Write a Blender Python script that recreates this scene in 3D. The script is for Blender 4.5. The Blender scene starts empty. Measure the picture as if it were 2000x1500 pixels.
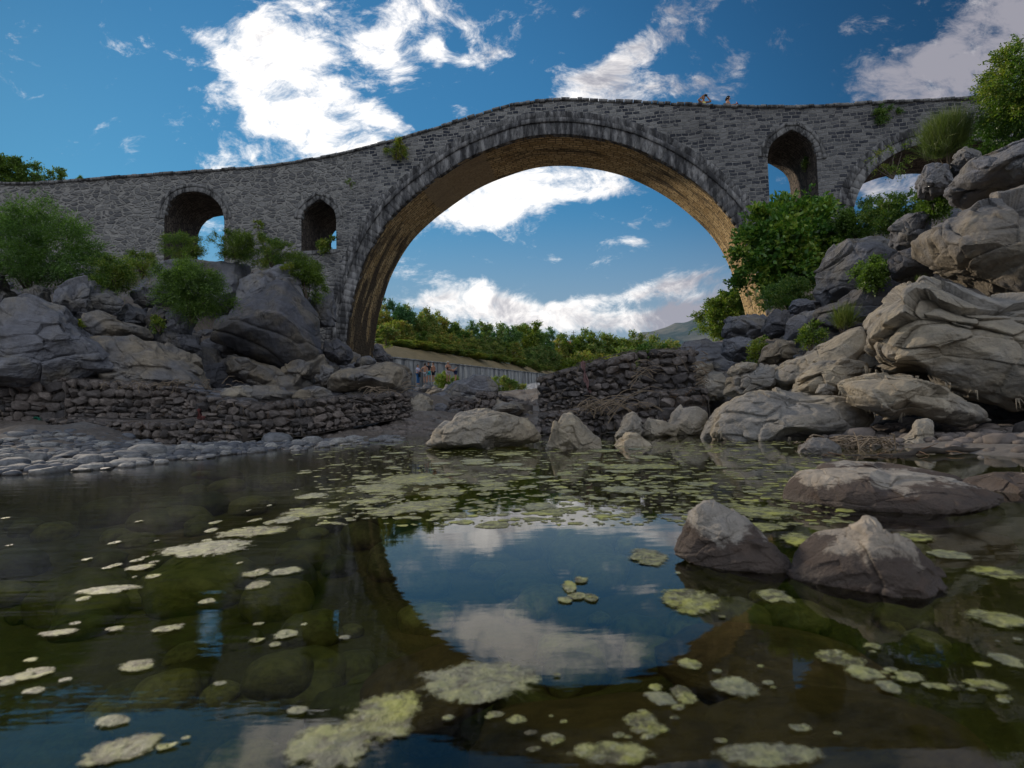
import bpy, bmesh, math, random, os
import numpy as np
from mathutils import Matrix, Vector
PI = math.pi
SC = bpy.context.scene
# ---------------------------------------------------------------- camera, sky, sun, exposure
FPX = 1100.0; CAMZ = 0.45; PITCH = math.atan(60/1100); ROLL = math.radians(-1.4)
cam_d = bpy.data.cameras.new('camera'); cam = bpy.data.objects.new('camera', cam_d)
SC.collection.objects.link(cam)
CAM_M = Matrix.Translation((0, 0, CAMZ)) @ Matrix.Rotation(PI/2 + PITCH, 4, 'X') @ Matrix.Rotation(ROLL, 4, 'Z')
cam.matrix_world = CAM_M
cam_d.sensor_width = 36; cam_d.lens = 36*FPX/2000; cam_d.clip_start = 0.03; cam_d.clip_end = 20000
cam_d.dof.use_dof = True; cam_d.dof.focus_distance = 12.0; cam_d.dof.aperture_fstop = 5.0
SC.camera = cam
CR = np.array(CAM_M.to_3x3())
def ray(px, py):
    d = CR @ np.array([px-1000.0, 750.0-py, -FPX]); return d/np.linalg.norm(d)
def at(px, py, Y):
    d = ray(px, py); return np.array([d[0]*Y/d[1], Y, CAMZ + d[2]*Y/d[1]])
def onz(px, py, z=0.0):
    d = ray(px, py); t = (z-CAMZ)/d[2]; return np.array([d[0]*t, d[1]*t, z])

SC.view_settings.view_transform = 'Standard'; SC.view_settings.look = 'None'
SC.view_settings.exposure = 0.25; SC.view_settings.gamma = 1.0
cy = SC.cycles; cy.max_bounces = 6; cy.diffuse_bounces = 2; cy.glossy_bounces = 3; cy.transmission_bounces = 3; cy.transparent_max_bounces = 8; cy.sample_clamp_indirect = 4.0
SUN_AZ = math.radians(-48); SUN_EL = math.radians(25)     # azimuth from +Y towards +X
sl = bpy.data.lights.new('sun', 'SUN'); sl.energy = 2.6; sl.angle = math.radians(5); sl.color = (1.0, 0.86, 0.68)
so = bpy.data.objects.new('sun', sl); SC.collection.objects.link(so)
sd = Vector((math.sin(SUN_AZ)*math.cos(SUN_EL), math.cos(SUN_AZ)*math.cos(SUN_EL), math.sin(SUN_EL)))
so.rotation_euler = sd.to_track_quat('Z', 'Y').to_euler(); so.location = (-20, 30, 40)

class NT:
    """tiny node-tree helper"""
    def __init__(s, t): s.t = t
    def n(s, typ, **k):
        nd = s.t.nodes.new(typ)
        ins = k.pop('ins', {})
        for a, b in k.items(): setattr(nd, a, b)
        for a, b in ins.items(): s.put(nd.inputs[a], b)
        return nd
    def put(s, sock, v):
        if hasattr(v, 'is_output') or isinstance(v, bpy.types.NodeSocket): s.t.links.new(v, sock)
        elif hasattr(v, 'outputs'): s.t.links.new(v.outputs[0], sock)
        else: sock.default_value = v
    def m(s, op, a, b=0.0, c=0.0, clamp=False):
        nd = s.t.nodes.new('ShaderNodeMath'); nd.operation = op; nd.use_clamp = clamp
        s.put(nd.inputs[0], a); s.put(nd.inputs[1], b); s.put(nd.inputs[2], c); return nd.outputs[0]
    def vm(s, op, a, b=(0, 0, 0), scale=None):
        nd = s.t.nodes.new('ShaderNodeVectorMath'); nd.operation = op
        s.put(nd.inputs[0], a); s.put(nd.inputs[1], b)
        if scale is not None: s.put(nd.inputs['Scale'], scale)
        return nd.outputs[1] if op in ('DOT_PRODUCT', 'LENGTH', 'DISTANCE') else nd.outputs[0]
    def mix(s, f, a, b, blend='MIX'):
        nd = s.t.nodes.new('ShaderNodeMix'); nd.data_type = 'RGBA'; nd.blend_type = blend
        s.put(nd.inputs[0], f)
        for i, v in ((6, a), (7, b)):
            s.put(nd.inputs[i], (*v, 1) if isinstance(v, tuple) and len(v) == 3 else v)
        return nd.outputs[2]
    def ss(s, v, a, b, lo=0.0, hi=1.0, itp='SMOOTHSTEP'):
        nd = s.t.nodes.new('ShaderNodeMapRange'); nd.interpolation_type = itp
        s.put(nd.inputs[0], v)
        for i, q in enumerate((a, b, lo, hi)): s.put(nd.inputs[i+1], q)
        return nd.outputs[0]
    def noise(s, vec, scale, detail=6, rough=0.55, dist=0.0, out=0):
        nd = s.t.nodes.new('ShaderNodeTexNoise')
        s.put(nd.inputs['Vector'], vec); s.put(nd.inputs['Scale'], scale); s.put(nd.inputs['Detail'], detail)
        s.put(nd.inputs['Roughness'], rough); s.put(nd.inputs['Distortion'], dist); return nd.outputs[out]
    def voro(s, vec, scale, feature='F1', out='Distance', rnd=1.0):
        nd = s.t.nodes.new('ShaderNodeTexVoronoi'); nd.feature = feature
        s.put(nd.inputs['Vector'], vec); s.put(nd.inputs['Scale'], scale); s.put(nd.inputs['Randomness'], rnd)
        return nd.outputs[out]
    def mapping(s, vec, loc=(0, 0, 0), rot=(0, 0, 0), scale=(1, 1, 1), typ='POINT'):
        nd = s.t.nodes.new('ShaderNodeMapping'); nd.vector_type = typ
        s.put(nd.inputs[0], vec); s.put(nd.inputs[1], loc); s.put(nd.inputs[2], rot); s.put(nd.inputs[3], scale)
        return nd.outputs[0]

def build_world():
    w = bpy.data.worlds.new('World'); SC.world = w; w.use_nodes = True
    t = w.node_tree; t.nodes.clear(); N = NT(t)
    sky = N.n('ShaderNodeTexSky', sky_type='NISHITA', sun_disc=False)
    sky.sun_elevation = SUN_EL; sky.sun_rotation = SUN_AZ % (2*PI)
    sky.air_density = 1.0; sky.dust_density = 0.05; sky.ozone_density = 3.0; sky.altitude = 200
    tc = N.n('ShaderNodeTexCoord')
    sep = N.n('ShaderNodeSeparateXYZ', ins={0: tc.outputs['Generated']})
    ay = N.m('MAXIMUM', N.m('ABSOLUTE', sep.outputs[1]), 0.12)
    u = N.m('DIVIDE', sep.outputs[0], ay); v = N.m('DIVIDE', N.m('MAXIMUM', sep.outputs[2], 0.0), ay)
    uv = N.n('ShaderNodeCombineXYZ', ins={0: u, 1: v, 2: 1.0}).outputs[0]
    # cx, cy, rx, ry, angle (picture degrees, + = down to the right), weight
    blobs = [(500,115,85,75,40,1.0),(560,180,120,85,35,1.1),(640,235,110,60,42,1.1),(700,285,70,38,40,1.0),(480,50,40,40,60,.6),
     (620,100,60,40,20,.6),(790,20,50,60,20,1.0),(745,80,60,35,20,.8),(755,125,60,32,25,.85),(640,5,80,22,0,.7),(765,238,75,20,32,.9),
     (450,318,75,32,-8,1.0),(398,72,36,18,20,.75),(530,252,60,16,5,.7),(850,95,24,28,0,1.0),(938,115,34,44,60,1.0),
     (1180,135,130,28,-30,.9),(1290,75,150,34,-38,.8),(1230,185,120,26,-16,.9),(1420,160,85,34,-22,.65),(1170,15,200,22,-3,.45),
     (1860,135,240,52,-33,.95),(1960,60,200,80,-35,1.15),(1750,30,130,30,-10,.5),(1720,150,70,24,-20,.5),
     (1090,352,150,30,0,1.15),(1010,392,120,34,-6,1.1),(925,425,85,26,8,1.1),(1180,372,60,16,0,.6),(1243,471,22,8,10,.85),
     (1088,507,22,7,0,.85),(920,572,80,34,10,1.05),(870,590,90,14,3,.7),(1000,608,150,18,4,.8),(1170,585,100,12,-6,.9),(1330,550,125,20,-14,.85),
     (1400,585,95,24,-10,.75),(1150,632,330,24,2,.9),(1340,625,140,22,0,.8),(410,440,60,30,0,.7),(1740,375,80,40,0,1.2),(1520,385,60,50,0,.35)]
    acc = 0.0
    for cx, cy, rx, ry, an, wt in blobs:
        d = ray(cx, cy); c = (d[0]/d[1], d[2]/d[1], 0)
        t_ = math.radians(-an); ct, st_ = math.cos(t_), math.sin(t_); ex, ey = rx/FPX*1.15, ry/FPX*1.15
        A = (ct/ex, st_/ex, -(c[0]*ct+c[1]*st_)/ex); B_ = (-st_/ey, ct/ey, -(-c[0]*st_+c[1]*ct)/ey)
        a_ = N.vm('DOT_PRODUCT', uv, A); b_ = N.vm('DOT_PRODUCT', uv, B_)
        q = N.m('MULTIPLY_ADD', a_, a_, N.m('MULTIPLY', b_, b_))
        acc = N.m('MULTIPLY_ADD', N.m('POWER', 0.37, q), wt, acc)
    acc = N.m('MINIMUM', acc, 1.25)
    st = N.vm('MULTIPLY', uv, (1.0, 1.5, 0.0))
    wv = N.noise(st, 3.0, 3, out=1); wv = N.vm('SCALE', N.vm('SUBTRACT', wv, (.5, .5, .5)), scale=0.22)
    sw = N.vm('ADD', st, wv)
    f1 = N.noise(sw, 6.0, 8, 0.66); f2 = N.noise(sw, 17, 5, 0.7)
    low = N.ss(v, 0.34, 0.12, 0.0, 0.08)
    # behind the viewer: unseen scattered clouds added for the lighting
    back = N.ss(sep.outputs[1], 0.1, -0.1, 0.0, 0.55)
    dens = N.m('ADD', N.m('MULTIPLY_ADD', N.m('SUBTRACT', f1, .5), 3.4, acc), N.m('ADD', low, back))
    dens = N.m('ADD', dens, N.m('MULTIPLY', N.m('SUBTRACT', f2, .5), 2.1))
    alpha = N.ss(dens, 0.30, 1.42)
    # cloud brightness: near the hidden sun they glow, far from it they go grey-violet
    def prox(px, py, r):
        d = ray(px, py); dd = N.vm('DISTANCE', tc.outputs['Generated'], tuple(d)); return N.ss(dd, r, r*0.15)
    pr = N.m('MAXIMUM', prox(600, 230, 0.62), N.m('MULTIPLY', prox(1000, 400, 0.42), 0.95))
    thick = N.ss(dens, 0.7, 1.5)
    f3 = f2
    br = N.m('ADD', N.m('MULTIPLY', pr, 1.02), N.m('ADD', N.m('MULTIPLY', N.m('SUBTRACT', f3, .5), 1.7), N.m('MULTIPLY', N.m('SUBTRACT', f1, .5), -1.6)))
    br = N.m('ADD', br, N.m('MULTIPLY', N.m('SUBTRACT', 0.5, thick), 0.25), clamp=False)
    br = N.ss(br, 0.0, 1.0)
    ccol = N.mix(br, (0.30, 0.305, 0.36), (1.12, 1.08, 1.04))
    ccol = N.mix(N.ss(sep.outputs[0], .30, .62, 0.0, .42), ccol, (0.26, 0.245, 0.28))
    ccol = N.mix(N.m('MULTIPLY', N.ss(sep.outputs[1], 0.15, -0.25), N.ss(sep.outputs[2], .12, .5)), ccol, (2.9, 3.0, 3.15))     # unseen bright clouds added behind the viewer to light the front faces
    blue = N.vm('MULTIPLY', sky.outputs[0], (0.30, 0.80, 1.12))
    cd = ray(760, 560); far_ = N.ss(N.vm('DISTANCE', tc.outputs['Generated'], tuple(cd)), .35, .95, 1.05, .40)     # sky deepens away from the sun's side
    blue = N.vm('SCALE', blue, scale=N.m('MULTIPLY', far_, 0.105))
    blue = N.vm('DIVIDE', blue, N.vm('ADD', N.vm('MULTIPLY', blue, (.9, .9, .9)), (1, 1, 1)))
    # grey veil low in the sky
    veil = N.m('MULTIPLY', N.ss(v, .40, .08), 0.78)
    blue = N.mix(veil, blue, (0.27, 0.31, 0.37))
    col = N.mix(alpha, blue, ccol)
    w.cycles.sampling_method = 'MANUAL'; w.cycles.sample_map_resolution = 256
    bg = N.n('ShaderNodeBackground', ins={0: col, 1: 1.0})
    N.n('ShaderNodeOutputWorld', ins={0: bg})
build_world()

# ---------------------------------------------------------------- helpers
def _h(ix, iy, iz, k):
    n = (ix.astype(np.int64)*374761393 + iy.astype(np.int64)*668265263 + iz.astype(np.int64)*2147483647 + k*1274126177) & 0xffffffff
    n = ((n ^ (n >> 13))*1274126177) & 0xffffffff
    n = ((n ^ (n >> 16))*2246822519) & 0xffffffff
    return ((n ^ (n >> 15)) & 0xffffff)/float(0xffffff)
def vnoise(P, seed=0):
    """smooth value noise in [-1,1]; P (n,3)"""
    I = np.floor(P).astype(np.int64); F = P-I; W = F*F*F*(F*(F*6-15)+10)
    r = 0
    for dx in (0, 1):
        wx = W[:, 0] if dx else 1-W[:, 0]
        for dy in (0, 1):
            wy = W[:, 1] if dy else 1-W[:, 1]
            for dz in (0, 1):
                wz = W[:, 2] if dz else 1-W[:, 2]
                r = r + _h(I[:, 0]+dx, I[:, 1]+dy, I[:, 2]+dz, seed)*wx*wy*wz
    return r*2-1
def fbm(P, seed=0, oc=4, g=0.5, ridged=False):
    a = 1.0; r = 0; s = 0; Q = P.copy()
    for i in range(oc):
        v = vnoise(Q, seed+i*17)
        if ridged: v = 1-2*np.abs(v)
        r = r + v*a; s += a; a *= g; Q = Q*2.03+11.3
    return r/s
def worley(P, seed=0):
    """returns F1, F2, id hash, vector to nearest cell point"""
    I = np.floor(P).astype(np.int64); n = len(P)
    f1 = np.full(n, 9.0); f2 = np.full(n, 9.0); idh = np.zeros((n, 3)); vec = np.zeros((n, 3))
    for dx in (-1, 0, 1):
        for dy in (-1, 0, 1):
            for dz in (-1, 0, 1):
                a, b, c = I[:, 0]+dx, I[:, 1]+dy, I[:, 2]+dz
                j = np.stack([_h(a, b, c, seed), _h(a, b, c, seed+1), _h(a, b, c, seed+2)], 1)
                q = np.stack([a, b, c], 1)+j; dv = P-q; d = np.sqrt((dv**2).sum(1))
                m = d < f1
                f2 = np.where(m, f1, np.minimum(f2, d)); f1 = np.where(m, d, f1)
                idh[m] = j[m]; vec[m] = dv[m]
    return f1, f2, idh, vec

def mesh_np(name, V, F, smooth=False, uv=None):
    """F: (n,3) or (n,4) int array, or list of such arrays"""
    V = np.asarray(V, dtype=np.float64)
    Fs = F if (isinstance(F, list) and isinstance(F[0], np.ndarray) and F[0].ndim == 2) else [F]
    Fs = [np.asarray(f, dtype=np.int64) for f in Fs if len(f)]
    me = bpy.data.meshes.new(name)
    nl = sum(f.size for f in Fs); nf = sum(len(f) for f in Fs)
    me.vertices.add(len(V)); me.vertices.foreach_set('co', V.ravel().astype(np.float32))
    me.loops.add(nl); me.polygons.add(nf)
    lv = np.concatenate([f.ravel() for f in Fs]) if Fs else np.zeros(0, int)
    cnt = np.concatenate([np.full(len(f), f.shape[1]) for f in Fs])
    ls = np.concatenate([[0], np.cumsum(cnt)[:-1]])
    me.loops.foreach_set('vertex_index', lv.astype(np.int32))
    me.polygons.foreach_set('loop_start', ls.astype(np.int32))
    if smooth: me.polygons.foreach_set('use_smooth', np.ones(nf, dtype=bool))
    if uv is not None:
        u = me.uv_layers.new(name='UVMap'); u.data.foreach_set('uv', np.asarray(uv)[lv].ravel().astype(np.float32))
    me.update(calc_edges=True); me.validate(); return me
def link(name, me, mat=None, parent=None, loc=None):
    o = bpy.data.objects.new(name, me); SC.collection.objects.link(o)
    if mat is not None and me is not None and len(me.materials) == 0: me.materials.append(mat)
    if parent is not None: o.parent = parent
    if loc is not None: o.location = loc
    return o
def tag(o, label=None, cat=None, group=None, kind=None):
    if label: o['label'] = label
    if cat: o['category'] = cat
    if group: o['group'] = group
    if kind: o['kind'] = kind
    return o
def empty(name, loc, label=None, cat=None, group=None):
    o = bpy.data.objects.new(name, None); SC.collection.objects.link(o); o.location = loc
    o.empty_display_size = 0.1
    return tag(o, label, cat, group)
_ico = {}
def ico(sub):
    if sub not in _ico:
        bm = bmesh.new(); bmesh.ops.create_icosphere(bm, subdivisions=sub, radius=1.0)
        V = np.array([v.co[:] for v in bm.verts]); V /= np.linalg.norm(V, axis=1)[:, None]
        F = np.array([[v.index for v in f.verts] for f in bm.faces]); bm.free(); _ico[sub] = (V, F)
    return _ico[sub]
class MB:
    """collects simple solids into one mesh"""
    def __init__(s): s.V = []; s.F3 = []; s.F4 = []; s.n = 0
    def add(s, V, F):
        V = np.asarray(V, float); F = np.asarray(F)
        s.V.append(V); (s.F3 if F.shape[1] == 3 else s.F4).append(F+s.n); s.n += len(V)
    def box(s, c, size, R=None):
        x, y, z = np.array(size)/2
        V = np.array([[-x,-y,-z],[x,-y,-z],[x,y,-z],[-x,y,-z],[-x,-y,z],[x,-y,z],[x,y,z],[-x,y,z]])
        if R is not None: V = V @ np.array(R).T
        s.add(V+np.array(c), [[0,3,2,1],[4,5,6,7],[0,1,5,4],[1,2,6,5],[2,3,7,6],[3,0,4,7]])
    def tube(s, P, r, n=6, cap=True):
        P = np.asarray(P, float); m = len(P); r = np.broadcast_to(r, (m,))
        T = np.gradient(P, axis=0); T /= np.linalg.norm(T, axis=1)[:, None]+1e-9
        ref = np.array([0, 0, 1.0]) if abs(T[0][2]) < .9 else np.array([1.0, 0, 0])
        A = np.cross(T, ref); A /= np.linalg.norm(A, axis=1)[:, None]+1e-9; B = np.cross(T, A)
        th = np.arange(n)*2*PI/n
        V = (P[:, None] + r[:, None, None]*(np.cos(th)[None, :, None]*A[:, None]+np.sin(th)[None, :, None]*B[:, None])).reshape(-1, 3)
        F = []
        for i in range(m-1):
            for j in range(n):
                k = (j+1) % n; F.append([i*n+j, i*n+k, (i+1)*n+k, (i+1)*n+j])
        s.add(V, F)
    def build(s, name, mat, parent=None, smooth=False, loc=None):
        me = mesh_np(name, np.concatenate(s.V), [np.concatenate(x) for x in (s.F3, s.F4) if x], smooth)
        return link(name, me, mat, parent, loc)

# ---------------------------------------------------------------- materials
def mat_new(name):
    m = bpy.data.materials.new(name); m.use_nodes = True; m.node_tree.nodes.clear(); return m, NT(m.node_tree)
def finish(N, col, rough=0.85, bump=None, bdist=0.02, bstr=1.0, spec=0.3, extra=None):
    bs = N.n('ShaderNodeBsdfPrincipled', ins={'Base Color': (*col, 1) if isinstance(col, tuple) else col, 'Roughness': rough, 'Specular IOR Level': spec})
    if bump is not None:
        b = N.n('ShaderNodeBump', ins={'Height': bump, 'Distance': bdist, 'Strength': bstr}); N.put(bs.inputs['Normal'], b.outputs[0])
    out = N.n('ShaderNodeOutputMaterial', ins={0: bs}); return bs
def plain(name, col, rough=0.7, var=0.25, scale=6.0):
    m, N = mat_new(name); tc = N.n('ShaderNodeTexCoord').outputs['Object']
    n = N.noise(tc, scale, 5); c = N.mix(n, tuple(x*(1-var) for x in col), tuple(min(1, x*(1+var)) for x in col))
    finish(N, c, rough, n, 0.004); return m

def rock_mat(name, grey, warm, warm_amt=0.4, streak=0.3, pale=0.2, wet=False, fine=1.0, crack=.7):
    """weathered limestone: grey skin, ochre broken faces, lichen specks, black drip streaks"""
    m, N = mat_new(name)
    g = N.n('ShaderNodeNewGeometry'); tco = N.n('ShaderNodeTexCoord').outputs['Object']
    P = N.vm('ADD', tco, N.n('ShaderNodeCombineXYZ', ins={0: N.m('MULTIPLY', N.n('ShaderNodeObjectInfo').outputs['Random'], 57.0), 1: 3.1}).outputs[0])
    wz = N.n('ShaderNodeSeparateXYZ', ins={0: g.outputs['Position']}).outputs[2]
    n1 = N.noise(P, 0.9, 6, .6, .4); n2 = N.noise(P, 5*fine, 8, .65); n3 = N.noise(P, 26*fine, 5, .7)
    c = N.mix(N.ss(n1, .5-.28*warm_amt, .78-.28*warm_amt), grey, warm)
    c = N.mix(N.ss(n2, .35, .7, 0, .55), c, N.vm('SCALE', c, scale=0.52))
    c = N.mix(N.ss(n3, .52, .75, 0, pale), c, (0.50, 0.48, 0.45))
    st = N.noise(N.vm('MULTIPLY', P, (3.2, 3.2, .35)), 1.6, 6, .7)
    stf = N.m('MULTIPLY', N.ss(st, .50, .68), N.ss(n1, .35, .65, 0, streak))
    c = N.mix(stf, c, (0.035, 0.036, 0.040))
    # cracks
    w = N.vm('ADD', P, N.vm('SCALE', N.noise(P, 2.0, 4, out=1), scale=0.5))
    cr = N.voro(w, 1.3*fine, 'DISTANCE_TO_EDGE'); crk = N.m('MULTIPLY', N.ss(cr, 0.0, 0.010, 1.0, 0.0), N.ss(N.noise(P, 1.7, 2), .56, .66, 0, crack))
    c = N.mix(N.m('MULTIPLY', crk, .7), c, (0.02, 0.02, 0.02))
    if wet:   # brown mud skin below a ragged old waterline
        lvl = N.m('MULTIPLY_ADD', N.m('SUBTRACT', N.noise(P, 8, 8, .7), .5), .28, wz)
        mk = N.ss(lvl, wet-.016, wet+.016, 1.0, 0.0)
        c = N.mix(mk, c, N.mix(n2, (0.048, 0.034, 0.027), (0.115, 0.080, 0.062)))
    rg = N.n('ShaderNodeTexNoise', noise_type='RIDGED_MULTIFRACTAL'); N.put(rg.inputs['Vector'], N.vm('MULTIPLY', P, (1, 1, 1.8))); N.put(rg.inputs['Scale'], 2.2*fine); N.put(rg.inputs['Detail'], 7); N.put(rg.inputs['Distortion'], .6)
    rgf = N.m('MULTIPLY', rg.outputs[0], .55)
    c = N.mix(N.ss(rgf, .22, .04, 0, .30), c, (.06, .058, .057))
    h = N.m('ADD', N.m('MULTIPLY_ADD', rgf, .45, n2), N.m('MULTIPLY', n3, .35))
    h = N.m('SUBTRACT', h, N.m('MULTIPLY', crk, .8))
    low = N.ss(wz, 0.0, 0.05, .45, .88)
    finish(N, c, low, h, 0.075/fine, 1.0, .35); return m
M = {}
M['rock_grey'] = rock_mat('weathered_grey_limestone', (.21, .215, .245), (.31, .275, .22), .25, .75, .12)
M['rock_dark'] = rock_mat('dark_limestone', (.12, .122, .145), (.22, .19, .15), .3, .9, .08)
M['rock_warm'] = rock_mat('water_worn_limestone', (.20, .195, .20), (.33, .275, .20), .6, .55, .14, crack=.4)
M['rock_hollow_shade'] = rock_mat('shade_painted_rock', (.035, .034, .036), (.06, .052, .045), .3, .6, .03, crack=.2)  # near-black base colour carries the shadow of the hollow under the overhang
M['rock_pale'] = rock_mat('pale_limestone', (.31, .295, .275), (.44, .375, .275), .6, .3, .2, crack=.12)
M['rock_wet'] = rock_mat('mud_skinned_stone', (.40, .37, .33), (.45, .38, .30), .5, .1, .2, wet=.10, fine=5, crack=0.)
M['rock_wet2'] = rock_mat('mud_skinned_slab', (.40, .37, .33), (.45, .38, .30), .5, .1, .2, wet=.10, fine=4, crack=0.)
def cobble_mat(name, a, b, green=False):
    m, N = mat_new(name); r = N.n('ShaderNodeObjectInfo').outputs['Random']
    tc = N.n('ShaderNodeTexCoord').outputs['Object']; n = N.noise(tc, 5, 8, .7)
    c = N.mix(r, a, b); c = N.mix(N.ss(n, .38, .66, 0, .8), c, N.vm('SCALE', c, scale=.40))
    wz = N.n('ShaderNodeSeparateXYZ', ins={0: N.n('ShaderNodeNewGeometry').outputs['Position']}).outputs[2]
    if not green: c = N.mix(N.ss(wz, .035, .0, 0, .75), c, (.06, .05, .042))
    finish(N, c, N.ss(wz, 0, .04, .4, .8), n, .01); return m
M['cobble'] = cobble_mat('river_cobble', (.11, .117, .135), (.34, .33, .31))
M['cage_stone'] = cobble_mat('caged_river_stone', (.06, .056, .058), (.22, .185, .165))
M['cage_stone2'] = cobble_mat('muddy_caged_stone', (.065, .06, .062), (.215, .185, .17))
M['bed_stone'] = cobble_mat('algae_covered_bed_stone', (.09, .10, .022), (.36, .34, .12), True)
# ---------------------------------------------------------------- bridge
W_BR = 3.75
def heading(s):
    x = np.clip((s+18.5)/6.5, 0, 1); x = x*x*(3-2*x); return np.radians(-4.2 + (8.8+4.2)*x)
SS = np.arange(-34, 24.001, .05); HH = heading(SS)
i0 = np.argmin(np.abs(SS))
PX = np.concatenate([[0], np.cumsum(np.cos((HH[1:]+HH[:-1])/2)*.05)]); PY = np.concatenate([[0], np.cumsum(-np.sin((HH[1:]+HH[:-1])/2)*.05)])
PX = PX-PX[i0]+2.3; PY = PY-PY[i0]+28.0
def bpos(s, z, w=0.0):
    s = np.asarray(s, float); a = np.interp(s, SS, HH)
    return np.stack([np.interp(s, SS, PX)+np.sin(a)*w, np.interp(s, SS, PY)+np.cos(a)*w, np.broadcast_to(z, s.shape)], -1)
def b_sz(px, py, w=0.0):
    d = ray(px, py); a = HH; X = PX+np.sin(a)*w; Y = PY+np.cos(a)*w
    c = X*d[1]-Y*d[0]; k = np.where(np.diff(np.sign(c)) != 0)[0]
    k = k[0] if len(k) else (0 if abs(c[0]) < abs(c[-1]) else len(SS)-2)
    f = np.clip(c[k]/(c[k]-c[k+1]+1e-12), -3, 3); s = SS[k]+f*.05; Yc = Y[k]+f*(Y[k+1]-Y[k])
    return s, CAMZ + d[2]*Yc/d[1]
def crv(pts): return np.array([b_sz(*p) for p in pts])
TOP = crv([(-60,363),(0,360),(60,360),(125,356),(165,353),(250,346),(400,335),(540,323),(650,305),(745,282),(830,258),(890,240),(950,220),(1000,207),(1050,199),(1090,196),(1150,197),(1250,201),(1350,206),(1450,210),(1560,210),(1650,206),(1750,200),(1850,196),(1935,190)])
TOP = np.vstack([[-34, TOP[0, 1]], TOP, [24, TOP[-1, 1]]]); TOP = TOP[np.argsort(TOP[:, 0])]
ztop = lambda s: np.interp(s, TOP[:, 0], TOP[:, 1])
def resamp(c, step):
    d = np.concatenate([[0], np.cumsum(np.hypot(*np.diff(c, axis=0).T))]); n = max(2, int(d[-1]/step)+1)
    t = np.linspace(0, d[-1], n); return np.stack([np.interp(t, d, c[:, 0]), np.interp(t, d, c[:, 1])], 1)
def smooth_c(c, k=2):
    for _ in range(k):
        q = c.copy(); q[1:-1] = .25*c[:-2]+.5*c[1:-1]+.25*c[2:]; c = q
    return c
main_px = [(672,705),(675,671),(679,638),(684,601),(692,572),(710,513),(732,469),(758,429),(783,403),(816,374),(857,344),(893,319),(930,300),(967,286),(1003,273),(1033,265.5),(1066,262),(1113,262),(1168,269),(1223,282),(1260,297),(1300,317),(1340,342),(1372,368),(1404,396),(1428,424),(1444,448),(1464,493),(1482,540),(1494,580),(1500,610),(1506,660)]
CM = smooth_c(resamp(crv(main_px), .3), 4)
print('main arch', CM[0], CM[-1], CM[:, 1].max(), 'top', TOP[:, 1].max())
def open_c(px_arc, zbot):
    c = crv(px_arc); c[0, 0] -= 0; c = resamp(c, .12)
    return np.vstack([[c[0, 0]-1e-3, zbot], c, [c[-1, 0]+1e-3, zbot]])
W1 = [(321,428),(323,412),(330,397),(341,385),(356,377),(376,373.5),(396,376),(413,384),(427,397),(435,411),(438,428)]
W2 = [(588.5,428),(590,418),(595,409),(603,403),(613,397),(624.5,387),(636,396),(646,403),(653,410),(656,419),(656.5,428)]
W3 = [(1499,308),(1501,295),(1505,283),(1513,273),(1526,264),(1546,252),(1566,263),(1579,272),(1588,283),(1593,296),(1595,312)]
C1 = open_c(W1, 7.2); C2 = open_c(W2, b_sz(620, 489)[1]); C3 = open_c(W3, 9.3)
a_l = crv([(1668,405),(1671,392),(1676,376),(1684,360),(1704,332),(1740,304),(1780,286),(1815,277),(1845,274)])
r = a_l[:-1][::-1].copy(); r[:, 0] = 2*a_l[-1, 0]-r[:, 0]
C4 = np.vstack([a_l, r]); C4 = smooth_c(resamp(C4, .2), 3); C4 = np.vstack([[C4[0, 0]-1e-3, 7.5], C4, [C4[-1, 0]+1e-3, 7.5]])
OPEN = [(CM, None, 'main'), (C1, C1[0, 1], 'w'), (C2, C2[0, 1], 'w'), (C3, C3[0, 1], 'w'), (C4, C4[0, 1], 'w')]
Z0 = -1.0
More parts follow.
